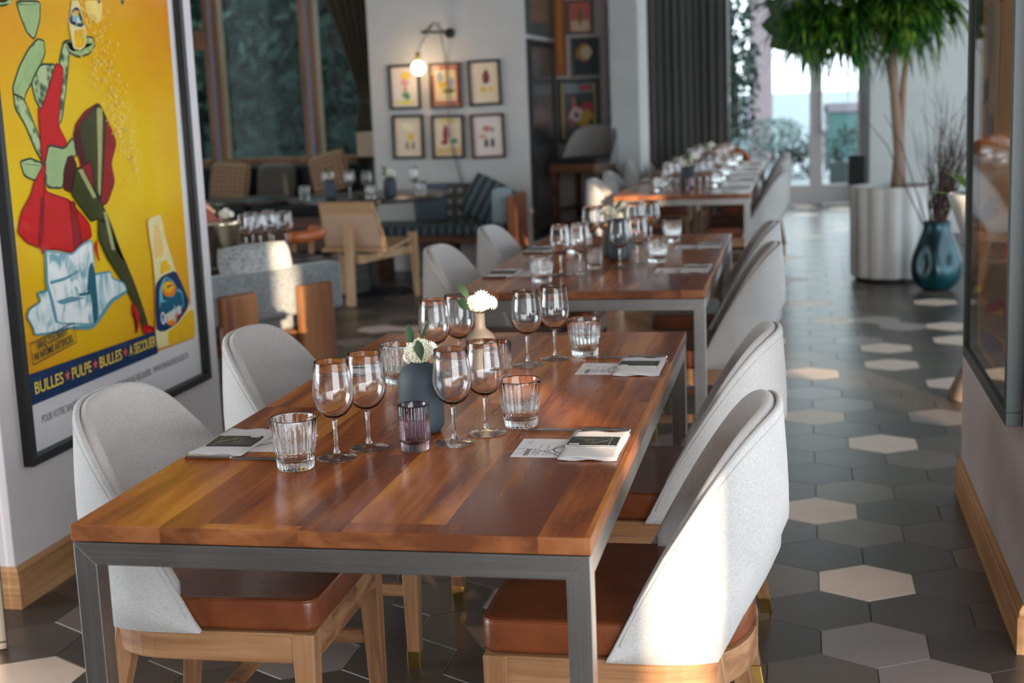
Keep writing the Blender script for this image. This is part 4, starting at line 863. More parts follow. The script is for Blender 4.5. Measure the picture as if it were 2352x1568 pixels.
# wall lamp with bare globe bulb
lp = empty('wall_lamp', (-1.60, CY, 1.965), 0, 'black swing-arm wall lamp with glowing globe bulb above the cartoons', 'lamp')
MB().lathe([(0, 0), (.040, 0), (.042, .004), (.040, .018), (.028, .028), (0, .030)], 24).xf(Matrix.Rotation(PI/2, 4, 'X')).build('wall_plate', M_black, lp)
MB().tube([(0, -.025, 0), (-.05, -.06, .01), (-.19, -.20, .01)], .011, 10).build('swing_arm', M_black, lp)
MB().tube([(-.02, -.06, .0), (-.10, -.13, .085), (-.17, -.20, .01)], .0055, 8).build('brace', M_black, lp)
MB().tube([(-.10, -.13, .090), (-.20, -.22, -.09), (-.215, -.24, -.15)], .0065, 8).build('drop_rod', M_stZ, lp)
sk = MB().lathe([(0, .045), (.012, .045), (.019, .035), (.020, -.02), (.016, -.03), (0, -.03)], 20, (-.218, -.242, -.195)).build('lamp_socket', M_brass, lp)
M_bulb = emis('bulb_glow', (1.0, .72, .38, 1), 26)
MB().sphere((-.218, -.242, -.275), .055, 24, 16).build('globe_bulb', M_bulb, lp)
tag(MB().tube([(-1.66, CY-.14, 2.055), (-1.655, CY-.08, 1.93), (-1.645, CY-.02, 1.78), (-1.635, CY-.035, 1.43), (-1.63, CY-.034, 1.1), (-1.60, CY-.02, .95), (-1.55, CY-.012, .72), (-1.53, CY-.012, .60)], .006, 8).build('lamp_cord', plain('grey_cord', rgb(110, 106, 104), .7)), 'grey cloth lamp cord hanging down the column over the cartoons', 'cord')
# recess pictures
RY = 10.749
picture('small salmon pink print in dark frame, highest in the recess', RY, -.858, -.612, 1.965, 2.27, .02, M_dgfr, plain('salmon_print', rgb(196, 104, 88), .7), [((216, 186, 150), rc(.1, .02, .9, .38)), ((130, 104, 64), bl(.5, .55, .12, .28, seed=31))])
picture('dark framed print with a pale oval shape in the recess', RY, -.828, -.566, 1.59, 1.935, .024, M_dgfr, plain('petrol_print', rgb(28, 42, 46), .7), [((168, 122, 50), bl(.42, .60, .28, .30, seed=32)), ((198, 180, 140), bl(.55, .62, .24, .20, seed=33))])
picture('orange timber panel leaning high in the recess corner', RY, -.972, -.872, 1.60, 2.6, .010, plain('orange_wood', rgb(150, 84, 30), .5), plain('orange_print', rgb(172, 104, 40), .6), [((196, 128, 52), rc(.2, .1, .6, .95))], glass_=False, cat='panel')
picture('large colourful racing poster in dark frame behind the bar chair', RY, -.968, -.570, .98, 1.572, .024, M_dgfr, plain('poster_dark', rgb(40, 46, 44), .7),
 [((190, 150, 80), rc(.03, .02, .10, .98)), ((120, 140, 142), rc(.12, .80, .90, .96)), ((176, 60, 66), rc(.52, .84, .86, .93)), ((50, 66, 58), rc(.12, .62, .9, .80)), ((176, 142, 40), bl(.68, .36, .24, .16, seed=41)), ((184, 40, 60), bl(.72, .58, .18, .07, seed=42)), ((190, 70, 60), bl(.36, .60, .07, .15, seed=43)), ((206, 170, 160), bl(.42, .46, .18, .15, seed=44)), ((60, 56, 60), bl(.42, .44, .07, .06, seed=45)), ((176, 40, 44), bl(.28, .30, .07, .07, seed=46)), ((36, 36, 34), bl(.80, .28, .07, .09, seed=47)), ((200, 164, 110), rc(.90, .1, .94, .96))])
# tall mirror-like framed panels on the side of the column
SX = -.985
tm = empty('framed_mirror', (0, 0, 0), 0, 'tall black framed dull mirror on the side of the column', 'mirror'); frame_x(tm, SX, 9.40, 10.60, .225, 1.895, .05, .03, 1, M_black)
MB().box(SX, 9.44, .27, SX+.012, 10.56, 1.85).build('mirror_glass', plain('aged_mirror', rgb(120, 122, 120), .22, .85, var=.25, scale=3), tm)
tp = empty('framed_picture', (0, 0, 0), 0, 'dark framed brown picture hanging above the tall mirror', 'picture'); frame_x(tp, SX, 9.40, 10.60, 1.935, 2.7, .11, .03, 1, M_dgfr)
MB().box(SX, 9.50, 2.04, SX+.012, 10.50, 2.6).build('picture_print', plain('brown_print', rgb(120, 88, 66), .6, var=.3, scale=6), tp)

# ------------------------------------------------------------ curtains
def curtain_mesh(x0, x1, y, z0, z1, amp, waves, wfun=None, n=160, nz=14):
    mb = MB(); vs = []
    for j in range(nz+1):
        v = j/nz; z = z0+(z1-z0)*v; c, w = wfun(z) if wfun else ((x0+x1)/2, (x1-x0)/2)
        for i in range(n+1):
            u = i/n; ph = u*waves*2*PI+.5*math.sin(v*2+u*9); a = amp*(.7+.3*math.sin(u*17+1))*min(1.3, .5+.5*w/((x1-x0)/2))
            vs.append((c+(2*u-1)*w+.012*math.sin(ph*2), y+a*math.sin(ph), z))
    fs = [(j*(n+1)+i, j*(n+1)+i+1, (j+1)*(n+1)+i+1, (j+1)*(n+1)+i) for j in range(nz) for i in range(n)]
    m = len(vs); th = .006; vs2 = [(x, yy+th, z) for x, yy, z in vs]; mb.add(vs+vs2, fs+[tuple(m+i for i in reversed(f)) for f in fs], 0, True); return mb
M_cur = fabric_mat('curtain_grey', rgb(92, 90, 86), .12, 200); M_curb = fabric_mat('curtain_brown', rgb(74, 62, 46), .12, 200)
tag(curtain_mesh(-.50, .50, 12.65, .01, 3.4, .055, 13).build('curtain', M_cur), 'tall dark grey pleated curtain hanging beside the far glass door', 'curtain')
def wf(z):
    k = (z-1.44)/(2.44-1.44)
    if z > 1.44: return (-3.02-.16*min(1.6, k)**1.3+.06*k, .045+.22*min(2, k)**1.15)
    return (-3.02-.03*(1.44-z), .045+.06*(1-math.exp(-(1.44-z)*2)))
cb = empty('curtain', (0, 0, 0), 0, 'dark brown curtain tied in at the waist beside the left windows', 'curtain')
curtain_mesh(-3.4, -2.9, 11.33, .30, 3.4, .035, 6, wf, 90, 40).build('drape', M_curb, cb)
MB().tube([(-3.02+.055*math.cos(a*PI/8), 11.33+.055*math.sin(a*PI/8), 1.44) for a in range(16)], .012, 8, closed=True).build('tie_band', M_curb, cb)

# ------------------------------------------------------------ cushions and benches
def cushion(name, c, w, h, t, rot, mat, label, cat='cushion', group=None, ribs=0):
    mb = MB(); n = 14; g = {}; vs = []
    for s in (1, -1):
        for j in range(n+1):
            for i in range(n+1):
                u, v = 2*i/n-1, 2*j/n-1; e = max(0, (1-u**4)*(1-v**4))**.45
                px = w/2*u*(1-.06*(1-v*v)*0-.05*v*v*(abs(u))); pz = h/2*v*(1-.05*u*u*abs(v)); g[(s, i, j)] = len(vs); vs.append((px, s*t/2*e+(.004*math.sin(u*ribs) if ribs else 0)*e, pz))
    fs = []
    for s in (1, -1):
        for j in range(n):
            for i in range(n):
                q = (g[(s, i, j)], g[(s, i+1, j)], g[(s, i+1, j+1)], g[(s, i, j+1)]); fs.append(q if s < 0 else q[::-1])
    mb.add(vs, fs, 0, True); o = mb.build(name, mat); o.location = c; o.rotation_euler = rot; return tag(o, label, cat, group)
def stripes(name, a, b, freq, axis='Z', c=None, rough=.9):
    s = Nodes(name); sp = s.n('ShaderNodeSeparateXYZ'); s.l(s.obj(), sp.inputs[0]); f = s.math('ADD', s.math('MULTIPLY', s.math('SINE', s.math('MULTIPLY', sp.outputs[axis], freq)), .5), .5)
    if c: f = s.math('MULTIPLY', f, s.math('ADD', s.math('MULTIPLY', s.math('SINE', s.math('MULTIPLY', sp.outputs[c], freq)), .5), .5))
    s.l(s.ramp(f, [(.3, a), (.6, b)]), s.b.inputs['Base Color']); s.b.inputs['Roughness'].default_value = rough; s.bump(s.noise(s.obj(), 300, 2), .4, .003); return s.m
M_dark = plain('charcoal_upholstery', rgb(30, 30, 34), .8); M_bwood = wood('bench_timber', rgb(60, 36, 22), rgb(96, 60, 38), rgb(120, 80, 52), rough=.5, axis='X')
M_tanw = stripes('woven_tan', rgb(150, 112, 82), rgb(214, 178, 144), 130, 'Z', 'X'); M_taup = fabric_mat('taupe_weave', rgb(96, 88, 80)); M_ikat = stripes('petrol_stripe', rgb(44, 50, 54), rgb(84, 98, 102), 90, 'X'); M_grp = stripes('grey_pattern', rgb(62, 60, 58), rgb(128, 122, 116), 70, 'Z', 'X'); M_blueg = fabric_mat('blue_grey_velvet', rgb(70, 82, 94)); M_seaf = fabric_mat('pale_sea_fabric', rgb(156, 176, 178))
# banquette under the left windows
bq = empty('banquette', (0, 0, 0), 0, 'long dark upholstered banquette under the left windows', 'bench')
MB().box(-6.2, 10.75, .02, -3.05, 11.35, .36).build('bench_base', M_bwood, bq, bevel=.006)
MB().box(-6.2, 10.72, .36, -3.05, 11.25, .46).build('seat_pad', M_dark, bq, bevel=.03, seg=3)
for k in range(5):
    MB().box(-6.2+.63*k+.008, 11.16, .46, -5.57+.63*k-.008, 11.38, .84).build('back_pad', M_dark, bq, bevel=.03, seg=3)
cushion('cushion', (-4.36, 11.02, .70), .42, .40, .14, (math.radians(-14), math.radians(4), 0), M_tanw, 'tan woven cushion at the left end of the window banquette', group='cushions on the window banquette')
cushion('cushion', (-3.88, 11.05, .69), .40, .36, .14, (math.radians(-14), 0, 0), M_taup, 'plain taupe cushion in the middle of the window banquette', group='cushions on the window banquette')
cushion('cushion', (-3.30, 10.98, .77), .40, .40, .15, (math.radians(-12), math.radians(-14), 0), M_tanw, 'pale patterned cushion tilted on its corner below the brown curtain', group='cushions on the window banquette')
# booth bench in front of the column
bo = empty('booth_bench', (0, 0, 0), 0, 'wooden booth bench with blue-grey cushions against the white column', 'bench')
MB().box(-2.25, 8.68, .30, -1.02, 9.24, .36).build('seat_board', M_bwood, bo, bevel=.004)
for x in (-2.2, -1.62, -1.09): MB().box(x, 8.72, .0, x+.05, 9.2, .30).build('leg', M_bwood, bo, bevel=.003)
MB().box(-1.05, 8.68, .0, -1.0, 9.24, .66).build('end_panel', wood('booth_end', rgb(120, 66, 38), rgb(150, 90, 54), rgb(170, 110, 70), axis='Z'), bo, bevel=.004)
MB().box(-2.25, 8.67, .36, -1.07, 9.2, .44).build('seat_pad', M_ikat, bo, bevel=.025, seg=3)
cushion('cushion', (-1.66, 9.05, .60), .50, .32, .16, (math.radians(-10), 0, .05), M_blueg, 'blue-grey bolster cushion at the left of the booth bench', group='cushions on the booth bench')
cushion('cushion', (-1.42, 8.98, .58), .40, .34, .14, (math.radians(-10), 0, 0), M_grp, 'dark grey patterned cushion in the middle of the booth bench', group='cushions on the booth bench')
cushion('cushion', (-1.25, 8.90, .61), .38, .36, .13, (math.radians(-10), math.radians(28), 0), M_ikat, 'teal striped cushion standing on its corner on the booth bench', group='cushions on the booth bench')
cushion('cushion', (-1.13, 8.86, .55), .17, .34, .12, (math.radians(-6), 0, 0), M_seaf, 'pale sea-green cushion at the right end of the booth bench', group='cushions on the booth bench')
# small lamp with a cream shade behind the banquette
tl = empty('table_lamp', (-2.86, 10.95, 0), 0, 'floor lamp with a square cream shade beside the tied curtain', 'lamp')
MB().lathe([(0, 0), (.11, 0), (.11, .012), (.012, .02), (.010, .93), (0, .93)], 20).build('base', M_black, tl); MB().box(-.10, -.10, .915, .10, .10, 1.145).build('lamp_shade', plain('cream_shade', rgb(204, 178, 150), .9), tl, bevel=.01)

# ------------------------------------------------------------ round tables and armchairs in the left hall
M_rtop = wood('dark_table_top', rgb(36, 26, 24), rgb(62, 48, 44), rgb(86, 70, 64), rough=.28)
def round_table(x, y, r_, h, label, rz=0, sy=1):
    t = empty('round_table', (x, y, 0), rz, label, 'table'); tp_ = MB().lathe([(0, h-.03), (r_-.01, h-.03), (r_, h-.02), (r_, h-.004), (r_-.004, h), (0, h)], 56)
    tp_.xf(Matrix.Diagonal((1, sy, 1, 1))); tp_.build('table_top', M_rtop, t); MB().lathe([(0, 0), (r_*.5, 0), (r_*.5, .012), (.05, .03), (.032, .05), (.032, h-.06), (.10, h-.032), (0, h-.031)], 28).build('pedestal', M_black, t); return t
round_table(-1.98, 8.02, .60, .74, 'round dark table laid with glasses in front of the white column'); round_table(-2.92, 7.95, .36, .74, 'small round dark table behind the lounge chair row')
RT = .7402
for k, (x, y) in enumerate(((-2.30, 8.02), (-2.14, 8.10), (-2.05, 7.80), (-1.93, 7.86), (-1.66, 8.18))): put(wg0, x, y, RT, 0, 'wine glass on the round table, ' + ['leftmost', 'second from left', 'third from left', 'fourth from left', 'rightmost'][k], 'wine glass', 'wine glasses on the round table')
for k, (x, y) in enumerate(((-2.40, 7.80), (-1.86, 7.72), (-1.56, 8.0))): put(tb0, x, y, RT, 0, 'tumbler on the round table at its ' + ['left', 'front', 'right'][k], 'tumbler', 'tumblers on the round table')
put(cap0, -2.18, 7.74, RT, 0, 'dark capsule vase at the left of the round table', 'vase', 'vases on the round table'); put(cap0, -1.735, 7.80, RT, 0, 'dark capsule vase right of centre on the round table', 'vase', 'vases on the round table')
copy_tree(posy_near, loc=(-2.18, 7.74, RT+.15), label='small flower posy in the left vase of the round table'); copy_tree(posy_far, loc=(-1.735, 7.80, RT+.15), label='small yellowish posy in the right vase of the round table')
# low table with ice bucket and glasses behind the lounge chair
lt = empty('lounge_table', (-1.40, 3.75, 0), math.atan2(.67, .45), 'dark low table with a metal bucket behind the grey lounge chair', 'table')
MB().box(-.34, .20, .665, .80, .98, .695).build('table_top', M_rtop, lt, bevel=.004)
for x in (-.32, .60):
    for y in (.24, .92): MB().box(x, y, 0, x+.04, y+.04, .665).build('leg', M_black, lt, bevel=.003)
LZ = .6953
for k, (x, y) in enumerate(((-1.60, 4.70), (-1.545, 4.76), (-1.49, 4.80), (-1.44, 4.86), (-1.62, 4.84), (-1.56, 4.93))): put(wg0, x, y, LZ, 0, 'sparkling wine glass on the lounge table, ' + ['leftmost of the front four', 'second of the front four', 'third of the front four', 'rightmost of the front four', 'left one behind', 'right one behind'][k], 'wine glass', 'wine glasses on the lounge table')
ib = empty('ice_bucket', (-1.53, 4.22, LZ), 0, 'shiny metal wine bucket at the left end of the lounge table', 'bucket')
M_chrome = plain('polished_steel', rgb(232, 216, 184), .16, 1, var=.05)
MB().lathe([(0, .0), (.075, 0), (.078, .004), (.098, .19), (.101, .196), (.097, .198), (.093, .19), (.073, .01), (0, .008)], 40).build('bucket', M_chrome, ib); MB().lathe([(0, -.0), (.10, 0), (.10, .003), (0, .003)], 32).build('tray', M_black, ib)
copy_tree(posy_far, loc=(-1.56, 4.36, LZ+.20), label='golden-lit flower posy standing behind the metal bucket')
put(bot0, -1.56, 4.36, LZ, 0, 'pale bottle vase behind the metal bucket', 'vase', 'bottle-necked vases')
# grey lounge chair with slab legs
lg = empty('lounge_chair', (-1.40, 3.75, 0), math.atan2(.67, .45), 'grey tweed lounge chair with thick wooden slab legs seen from behind, sunlit stripe', 'armchair')
M_tweed = fabric_mat('grey_tweed', rgb(138, 142, 144), .3, 260); M_slab = wood('slab_walnut', rgb(96, 52, 26), rgb(144, 88, 48), rgb(180, 122, 74), axis='Z', gs=(14, 1.2, 14))
MB().box(-.02, .02, .445, .775, .14, .675).build('back_panel', M_tweed, lg, bevel=.022, seg=3); MB().box(0, .14, .36, .755, .74, .47).build('seat_cushion', M_tweed, lg, bevel=.03, seg=3)
MB().box(.02, .06, .30, .74, .74, .36).build('seat_frame', M_slab, lg, bevel=.004)
for x in (.045, .482): MB().box(x, -.03, 0, x+.196, .018, .590).build('leg', M_slab, lg, bevel=.012, seg=3)
for x in (.045, .60): MB().box(x, .66, 0, x+.10, .72, .30).build('leg', M_slab, lg, bevel=.005)
lc = cushion('cushion', (-1.40+.557*.34-.83*.12, 3.75+.83*.34+.557*.12, .695), .40, .21, .15, (math.radians(-12), 0, math.atan2(.67, .45)), fabric_mat('sun_paled_fabric', rgb(172, 172, 170), .3, 120), 'pale crumpled grey cushion lying on the lounge chair back')  # cushion colour lightened in place of sun stripes
# bentwood tub arm behind the lounge chair
ab = empty('round_armchair', (-1.88, 5.75, 0), .5, 'brown leather round-back armchair beyond the lounge chair', 'armchair')
arc = [(.30*math.cos(math.radians(a)), .30*math.sin(math.radians(a)), .68) for a in range(-75, 26, 10)]
MB().tube(arc, .034, 12).build('arm_rail', M_tan, ab); MB().lathe([(0, .38), (.26, .38), (.28, .40), (.27, .45), (0, .46)], 28).build('seat', M_tan, ab)
for a in (-70, 20): x, y = .28*math.cos(math.radians(a)), .28*math.sin(math.radians(a)); MB().tube([(x, y, .66), (x*.9, y*.9, .40), (x*1.02, y*1.02, 0)], .016, 8).build('leg', M_leg, ab)
# plywood armchair with a central back leg
M_ply = wood('pale_ash', rgb(176, 132, 92), rgb(206, 164, 122), rgb(220, 184, 146), axis='X', rough=.5, gs=(12, 1.2, 30)); M_plyz = wood('pale_ash_z', rgb(176, 132, 92), rgb(206, 164, 122), rgb(220, 184, 146), axis='Z', rough=.5, gs=(22, 1.2, 22))
wc = empty('plywood_armchair', (-1.93, 7.42, 0), math.radians(-5), 'pale ash plywood chair with leather back seen from behind at the round table', 'armchair')
pb = MB(); pb.hexa([(-.215, .02, .405), (.265, .02, .405), (.265, .045, .405), (-.215, .045, .405)], [(-.205, -.09, .745), (.212, -.09, .745), (.212, -.065, .745), (-.205, -.065, .745)]).build('back_panel', M_ply, wc, bevel=.008, seg=3)
MB().hexa([(-.195, .004, .42), (.235, .004, .42), (.235, .0195, .42), (-.195, .0195, .42)], [(-.19, -.070, .655), (.20, -.070, .655), (.20, -.052, .655), (-.19, -.052, .655)]).build('leather_back', plain('pale_leather', rgb(214, 178, 148), .6), wc, bevel=.004)
MB().hexa([(-.028, -.10, 0), (.030, -.10, 0), (.030, -.05, 0), (-.028, -.05, 0)], [(-.035, -.055, .62), (.035, -.055, .62), (.035, -.03, .62), (-.035, -.03, .62)]).build('back_leg', M_plyz, wc, bevel=.004)
for x, s in ((-.26, -1), (.30, 1)):
    MB().hexa([(x+.02*s-.018, .42, 0), (x+.02*s+.018, .42, 0), (x+.02*s+.018, .46, 0), (x+.02*s-.018, .46, 0)], [(x-.03, .40, .48), (x+.03, .40, .48), (x+.03, .46, .48), (x-.03, .46, .48)]).build('leg', M_plyz, wc, bevel=.004)
    MB().hexa([(x*.2-.02, -.04, .30), (x*.2+.02, -.04, .30), (x+.02, .42, .33), (x-.02, .42, .33)], [(x*.2-.02, -.04, .36), (x*.2+.02, -.04, .36), (x+.02, .42, .38), (x-.02, .42, .38)]).build('side_rail', M_ply, wc, bevel=.004)
MB().hexa([(-.24, .0, .38), (.28, .0, .38), (.30, .46, .42), (-.26, .46, .42)], [(-.24, .0, .405), (.28, .0, .405), (.30, .46, .445), (-.26, .46, .445)]).build('seat', M_ply, wc, bevel=.006)
# dark red chair, bar chair: relatives of the tub chair
M_redf = fabric_mat('dark_red_fabric', rgb(58, 18, 20))
rc_ = make_chair(M_redf, M_redf, M_redf); rc_.location = (-2.86, 7.10, 0); rc_.rotation_euler = (0, 0, math.radians(-20)); tag(rc_, 'dark red tub chair half hidden behind the yellow poster pillar', 'chair'); rc_.name = 'red_tub_chair'
rd = copy_tree(rc_, loc=(-.06, 11.75, 0), rz=math.radians(-90), label='dark red chair in front of the grey curtain'); 
bs = empty('bar_chair', (-.62, 10.05, 0), math.radians(160), 'tall bar chair with rounded grey back in the recess', 'chair')
mb = MB(); shell(mb, .03, 0, .80, top=1.16, base=.82, zb_rise=.86); mb.build('backrest', fabric_mat('greige_fabric', rgb(138, 132, 128)), bs)
MB().prism(dshape(.235, .25, -.05, .19), .84, .885).build('seat_cushion', M_dark, bs, bevel=.012, seg=3); MB().prism(dshape(.24, .255, -.05, .20), .76, .84).build('seat_frame', M_bwood, bs, bevel=.003)
for x, y in ((-.2, .21), (.2, .21), (-.19, -.2), (.19, -.2)): MB().hexa([(x-.016, y-.016, 0), (x+.016, y-.016, 0), (x+.016, y+.016, 0), (x-.016, y+.016, 0)], [(x-.022, y-.022, .76), (x+.022, y-.022, .76), (x+.022, y+.022, .76), (x-.022, y+.022, .76)]).build('leg', M_bwood, bs, bevel=.003)
for y in (.20, -.21): MB().box(-.18, y, .30, .18, y+.02, .34).build('stretcher', M_bwood, bs)
for x in (-.21, .19): MB().box(x, -.18, .42, x+.02, .18, .455).build('stretcher', M_bwood, bs)
ec = copy_tree(chair0, loc=(.50, 11.78, 0), rz=PI, label='chair with tan leather at the head of the farthest table', group='end chairs')
for ch in kids(ec):
    if ch.name.startswith(('back_shell', 'back_pad')): ch.data = ch.data.copy(); ch.data.materials.clear(); ch.data.materials.append(M_tan)

# ------------------------------------------------------------ plants and pots on the right
pt = empty('fluted_planter', (1.865, 8.45, 0), 0, 'large white fluted concrete planter in the aisle', 'planter')
M_conc = plain('white_concrete', rgb(206, 204, 198), .8, var=.07, scale=6, bump=.2, bscale=60)
nf = 14
MB().lathe([(0, .03), (.27, .03), (.282, .045), (.290, .66), (.286, .685), (.262, .69), (.256, .67), (.25, .60), (0, .60)], 128, mod=lambda a, z, k: 1+(.065*abs(math.sin(a*nf/2))-.045 if k <= 5 and k > 0 else 0)).build('pot', M_conc, pt)
MB().lathe([(0, 0), (.25, 0), (.25, .03), (0, .03)], 40).build('plinth', M_black, pt); MB().lathe([(0, .61), (.248, .61), (0, .635)], 24).build('soil', plain('soil', rgb(40, 30, 24), .95), pt)
tr = empty('dracaena_tree', (1.90, 8.45, .62), 0, 'tree with a crown of long narrow green leaves in the fluted planter', 'tree')
M_trunk = plain('tree_trunk', rgb(140, 116, 98), .85, var=.15, scale=20, bump=.4, bscale=50)
MB().tube([(.0, 0, 0), (.02, 0, .3), (-.01, .01, .7), (-.03, .02, 1.0), (-.02, 0, 1.4)], [.042, .036, .034, .034, .028], 14).build('trunk', M_trunk, tr)
MB().tube([(.05, .03, 0), (.035, .03, .4), (.05, .02, .8), (.10, 0, 1.25)], [.03, .026, .024, .02], 12).build('trunk', M_trunk, tr)
s = Nodes('lance_leaf'); s.l(s.ramp(s.noise(s.obj(), 9, 3), [(.35, rgb(20, 50, 12)), (.52, rgb(48, 98, 26)), (.68, rgb(124, 150, 48))]), s.b.inputs['Base Color']); s.b.inputs['Roughness'].default_value = .38; M_lance = s.m
fo = MB(); rnd = random.Random(21)
heads = [(-.02, 0, 1.42), (.12, -.02, 1.38), (-.30, -.05, 1.36), (.28, .05, 1.42), (-.50, .02, 1.38), (-.14, .10, 1.56), (.05, -.12, 1.28), (-.72, 0, 1.44), (-.60, .02, 1.26), (-.36, 0, 1.22)]
for hx, hy, hz in heads:
    for k in range(120):
        an = rnd.uniform(0, 2*PI); el_ = rnd.uniform(-.9, .8); d = Vector((math.cos(an)*math.cos(el_), math.sin(an)*math.cos(el_), math.sin(el_))); L = rnd.uniform(.28, .50)
        blade(fo, (hx, hy, hz), d, L, rnd.uniform(.024, .044), (rnd.uniform(-.2, .2), rnd.uniform(-.2, .2), 1), 0, .25, 6, rnd.uniform(.25, .75), .6)
tag(fo.build('foliage', M_lance, tr), kind='stuff')
for hx, hy, hz in heads[2:5]: MB().tube([(-.01, 0, 1.1), (hx*.6, hy, 1.28), (hx, hy, hz)], [.022, .017, .014], 8).build('branch', M_trunk, tr)
ff = MB(); M_fig = plain('round_leaf', rgb(34, 64, 30), .4, var=.2, scale=12)
fg = empty('fiddle_leaf_sprig', (1.10, 8.38, 0), 0, 'branch of broad rounded dark green leaves left of the narrow-leaved crown', 'plant')
MB().tube([(.82, .06, .63), (.80, .10, 1.2), (.72, .10, 1.62), (.45, .05, 1.84), (.12, 0, 1.88)], [.014, .012, .010, .008, .005], 8).build('branch', M_trunk, fg)
for (a, b, c_, L, an) in ((.04, 0, 1.86, .20, 175), (.06, 0, 1.93, .20, 150), (.08, -.02, 1.80, .20, 205), (.14, 0, 1.82, .20, 240), (.20, 0, 1.78, .20, 262), (.16, .03, 1.90, .2, 60), (.10, 0, 2.02, .2, 110)):
    lf = MB(); d = Vector((math.cos(math.radians(an)), -.1, math.sin(math.radians(an)))); blade(lf, (a, b, c_), d, L, .19, (0, -1, .2), 0, .1, 9, .08, .75); lf.build('leaf', M_fig, fg)
# teal vase with dry twigs
s = Nodes('petrol_glaze'); s.l(s.ramp(s.noise(s.obj(), 4, 3), [(.35, rgb(8, 36, 42)), (.7, rgb(22, 80, 88))]), s.b.inputs['Base Color']); s.b.inputs['Roughness'].default_value = .22; s.b.inputs['Metallic'].default_value = .35; M_teal = s.m
def dim(a, z, k):
    d = 0
    for a0, z0 in ((-1.15, .26), (-2.3, .20), (.9, .24)):
        da = math.atan2(math.sin(a-a0), math.cos(a-a0)); d += .22*math.exp(-(da/.42)**2-((z-z0)/.085)**2)
    return 1-d
zs = [0, .004, .02, .05, .09, .14, .19, .24, .29, .34, .39, .43, .46, .475]; rr = [.06, .085, .115, .145, .165, .174, .172, .162, .145, .125, .106, .094, .090, .094]
tv = empty('floor_vase', (2.14, 7.86, 0), 0, 'dimpled glossy petrol-blue floor vase beside the white planter', 'vase')
MB().lathe([(0, 0)]+list(zip(rr, zs))+[(.086, .472), (.08, .40), (.10, .30), (0, .10)], 64, mod=lambda a, z, k: dim(a, z, k) if 2 < k < 13 else 1).build('vase_body', M_teal, tv)
tg = MB(); rnd = random.Random(8)
for k in range(90):
    a = rnd.uniform(0, 2*PI); r_ = rnd.uniform(0, .05); b = Vector((r_*math.cos(a), r_*math.sin(a), .34)); lean = rnd.gauss(.14, .15); ly = rnd.gauss(0, .10); h = rnd.uniform(.5, 1.12); pts = [b]
    for q in range(1, 7): f = q/6; pts.append(b+Vector((lean*f**1.2*h+rnd.gauss(0, .008), ly*f*h+rnd.gauss(0, .008), h*f)))
    tg.tube(pts, [.004*(1-.75*q/6) for q in range(7)], 5)
    for q in range(2): i = rnd.randint(2, 5); p = pts[i]; tg.tube([p, p+Vector((rnd.gauss(0, .05), rnd.gauss(0, .04), rnd.uniform(.08, .2)))], [.0022, .0008], 4)
for lx in (-.42, -.30): tg.tube([(-.02, 0, .30), (lx*.4, 0, .62), (lx*.8, 0, 1.0), (lx*1.2, 0, 1.22)], [.006, .005, .004, .002], 6)
tw = tg.build('dry_twigs', plain('twig', rgb(72, 52, 46), .8, var=.2)); tw.location = (2.14, 7.86, 0); tag(tw, 'bundle of thin dry brown twigs standing in the petrol-blue vase', 'twigs', kind='stuff')
# pedestal pot half hidden by the right pillar
pp = empty('pedestal_pot', (2.03, 4.42, 0), 0, 'pale stone pedestal pot with a green plant behind the right pillar', 'planter')
MB().lathe([(0, 0), (.15, 0), (.152, .012), (.11, .10), (.05, .22), (.04, .50), (.05, .66), (.10, .70), (0, .70)], 40).build('pedestal', plain('sandstone', rgb(150, 132, 116), .9, bump=.3), pp)
MB().lathe([(0, .70), (.085, .70), (.155, .90), (.165, .93), (.15, .935), (.09, .76), (0, .75)], 40).build('bowl', M_conc, pp)
pm = MB(); rnd = random.Random(5)
for k in range(26): an = rnd.uniform(0, 2*PI); d = Vector((math.cos(an), math.sin(an), rnd.uniform(.3, 1.8))); blade(pm, (.0, 0, .86), d, rnd.uniform(.18, .34), .045, (0, 0, 1), 0, .2, 6, .3, .7)
tag(pm.build('foliage', plain('bright_leaf', rgb(92, 128, 40), .45, var=.3, scale=14), pp), kind='stuff')
hs = empty('lectern', (1.78, 12.4, 0), 0, 'black narrow stand near the far door beside the planter', 'stand')
MB().box(-.03, -.04, 0, .03, .04, .42).build('post', M_black, hs); MB().box(-.09, -.03, .42, .09, .03, .72).build('panel', M_black, hs, bevel=.004)
# stray framed board edge at the lower left
fb = empty('leaning_board', (-.912, 1.171, .001), 0, 'black framed white board whose corner stands at the lower left edge', 'board')
e = Vector((-.86, -.51, 0)).normalized(); u = Vector((-.26, .12, .96)); u = (u-e*u.dot(e)).normalized(); n_ = u.cross(e)
Mx = Matrix((e, n_, u)).transposed(); fb.rotation_euler = Mx.to_euler()
for (a, b, c, d, nm) in ((0, .02, .02, .78, 'frame_stile'), (.48, .50, .02, .78, 'frame_stile'), (0, .50, 0, .02, 'frame_rail'), (0, .50, .78, .80, 'frame_rail')): MB().box(a, -.02, c, b, 0, d).build(nm, M_black, fb, bevel=.002)
MB().box(.018, -.012, .018, .482, -.006, .782).build('board', M_paper, fb)

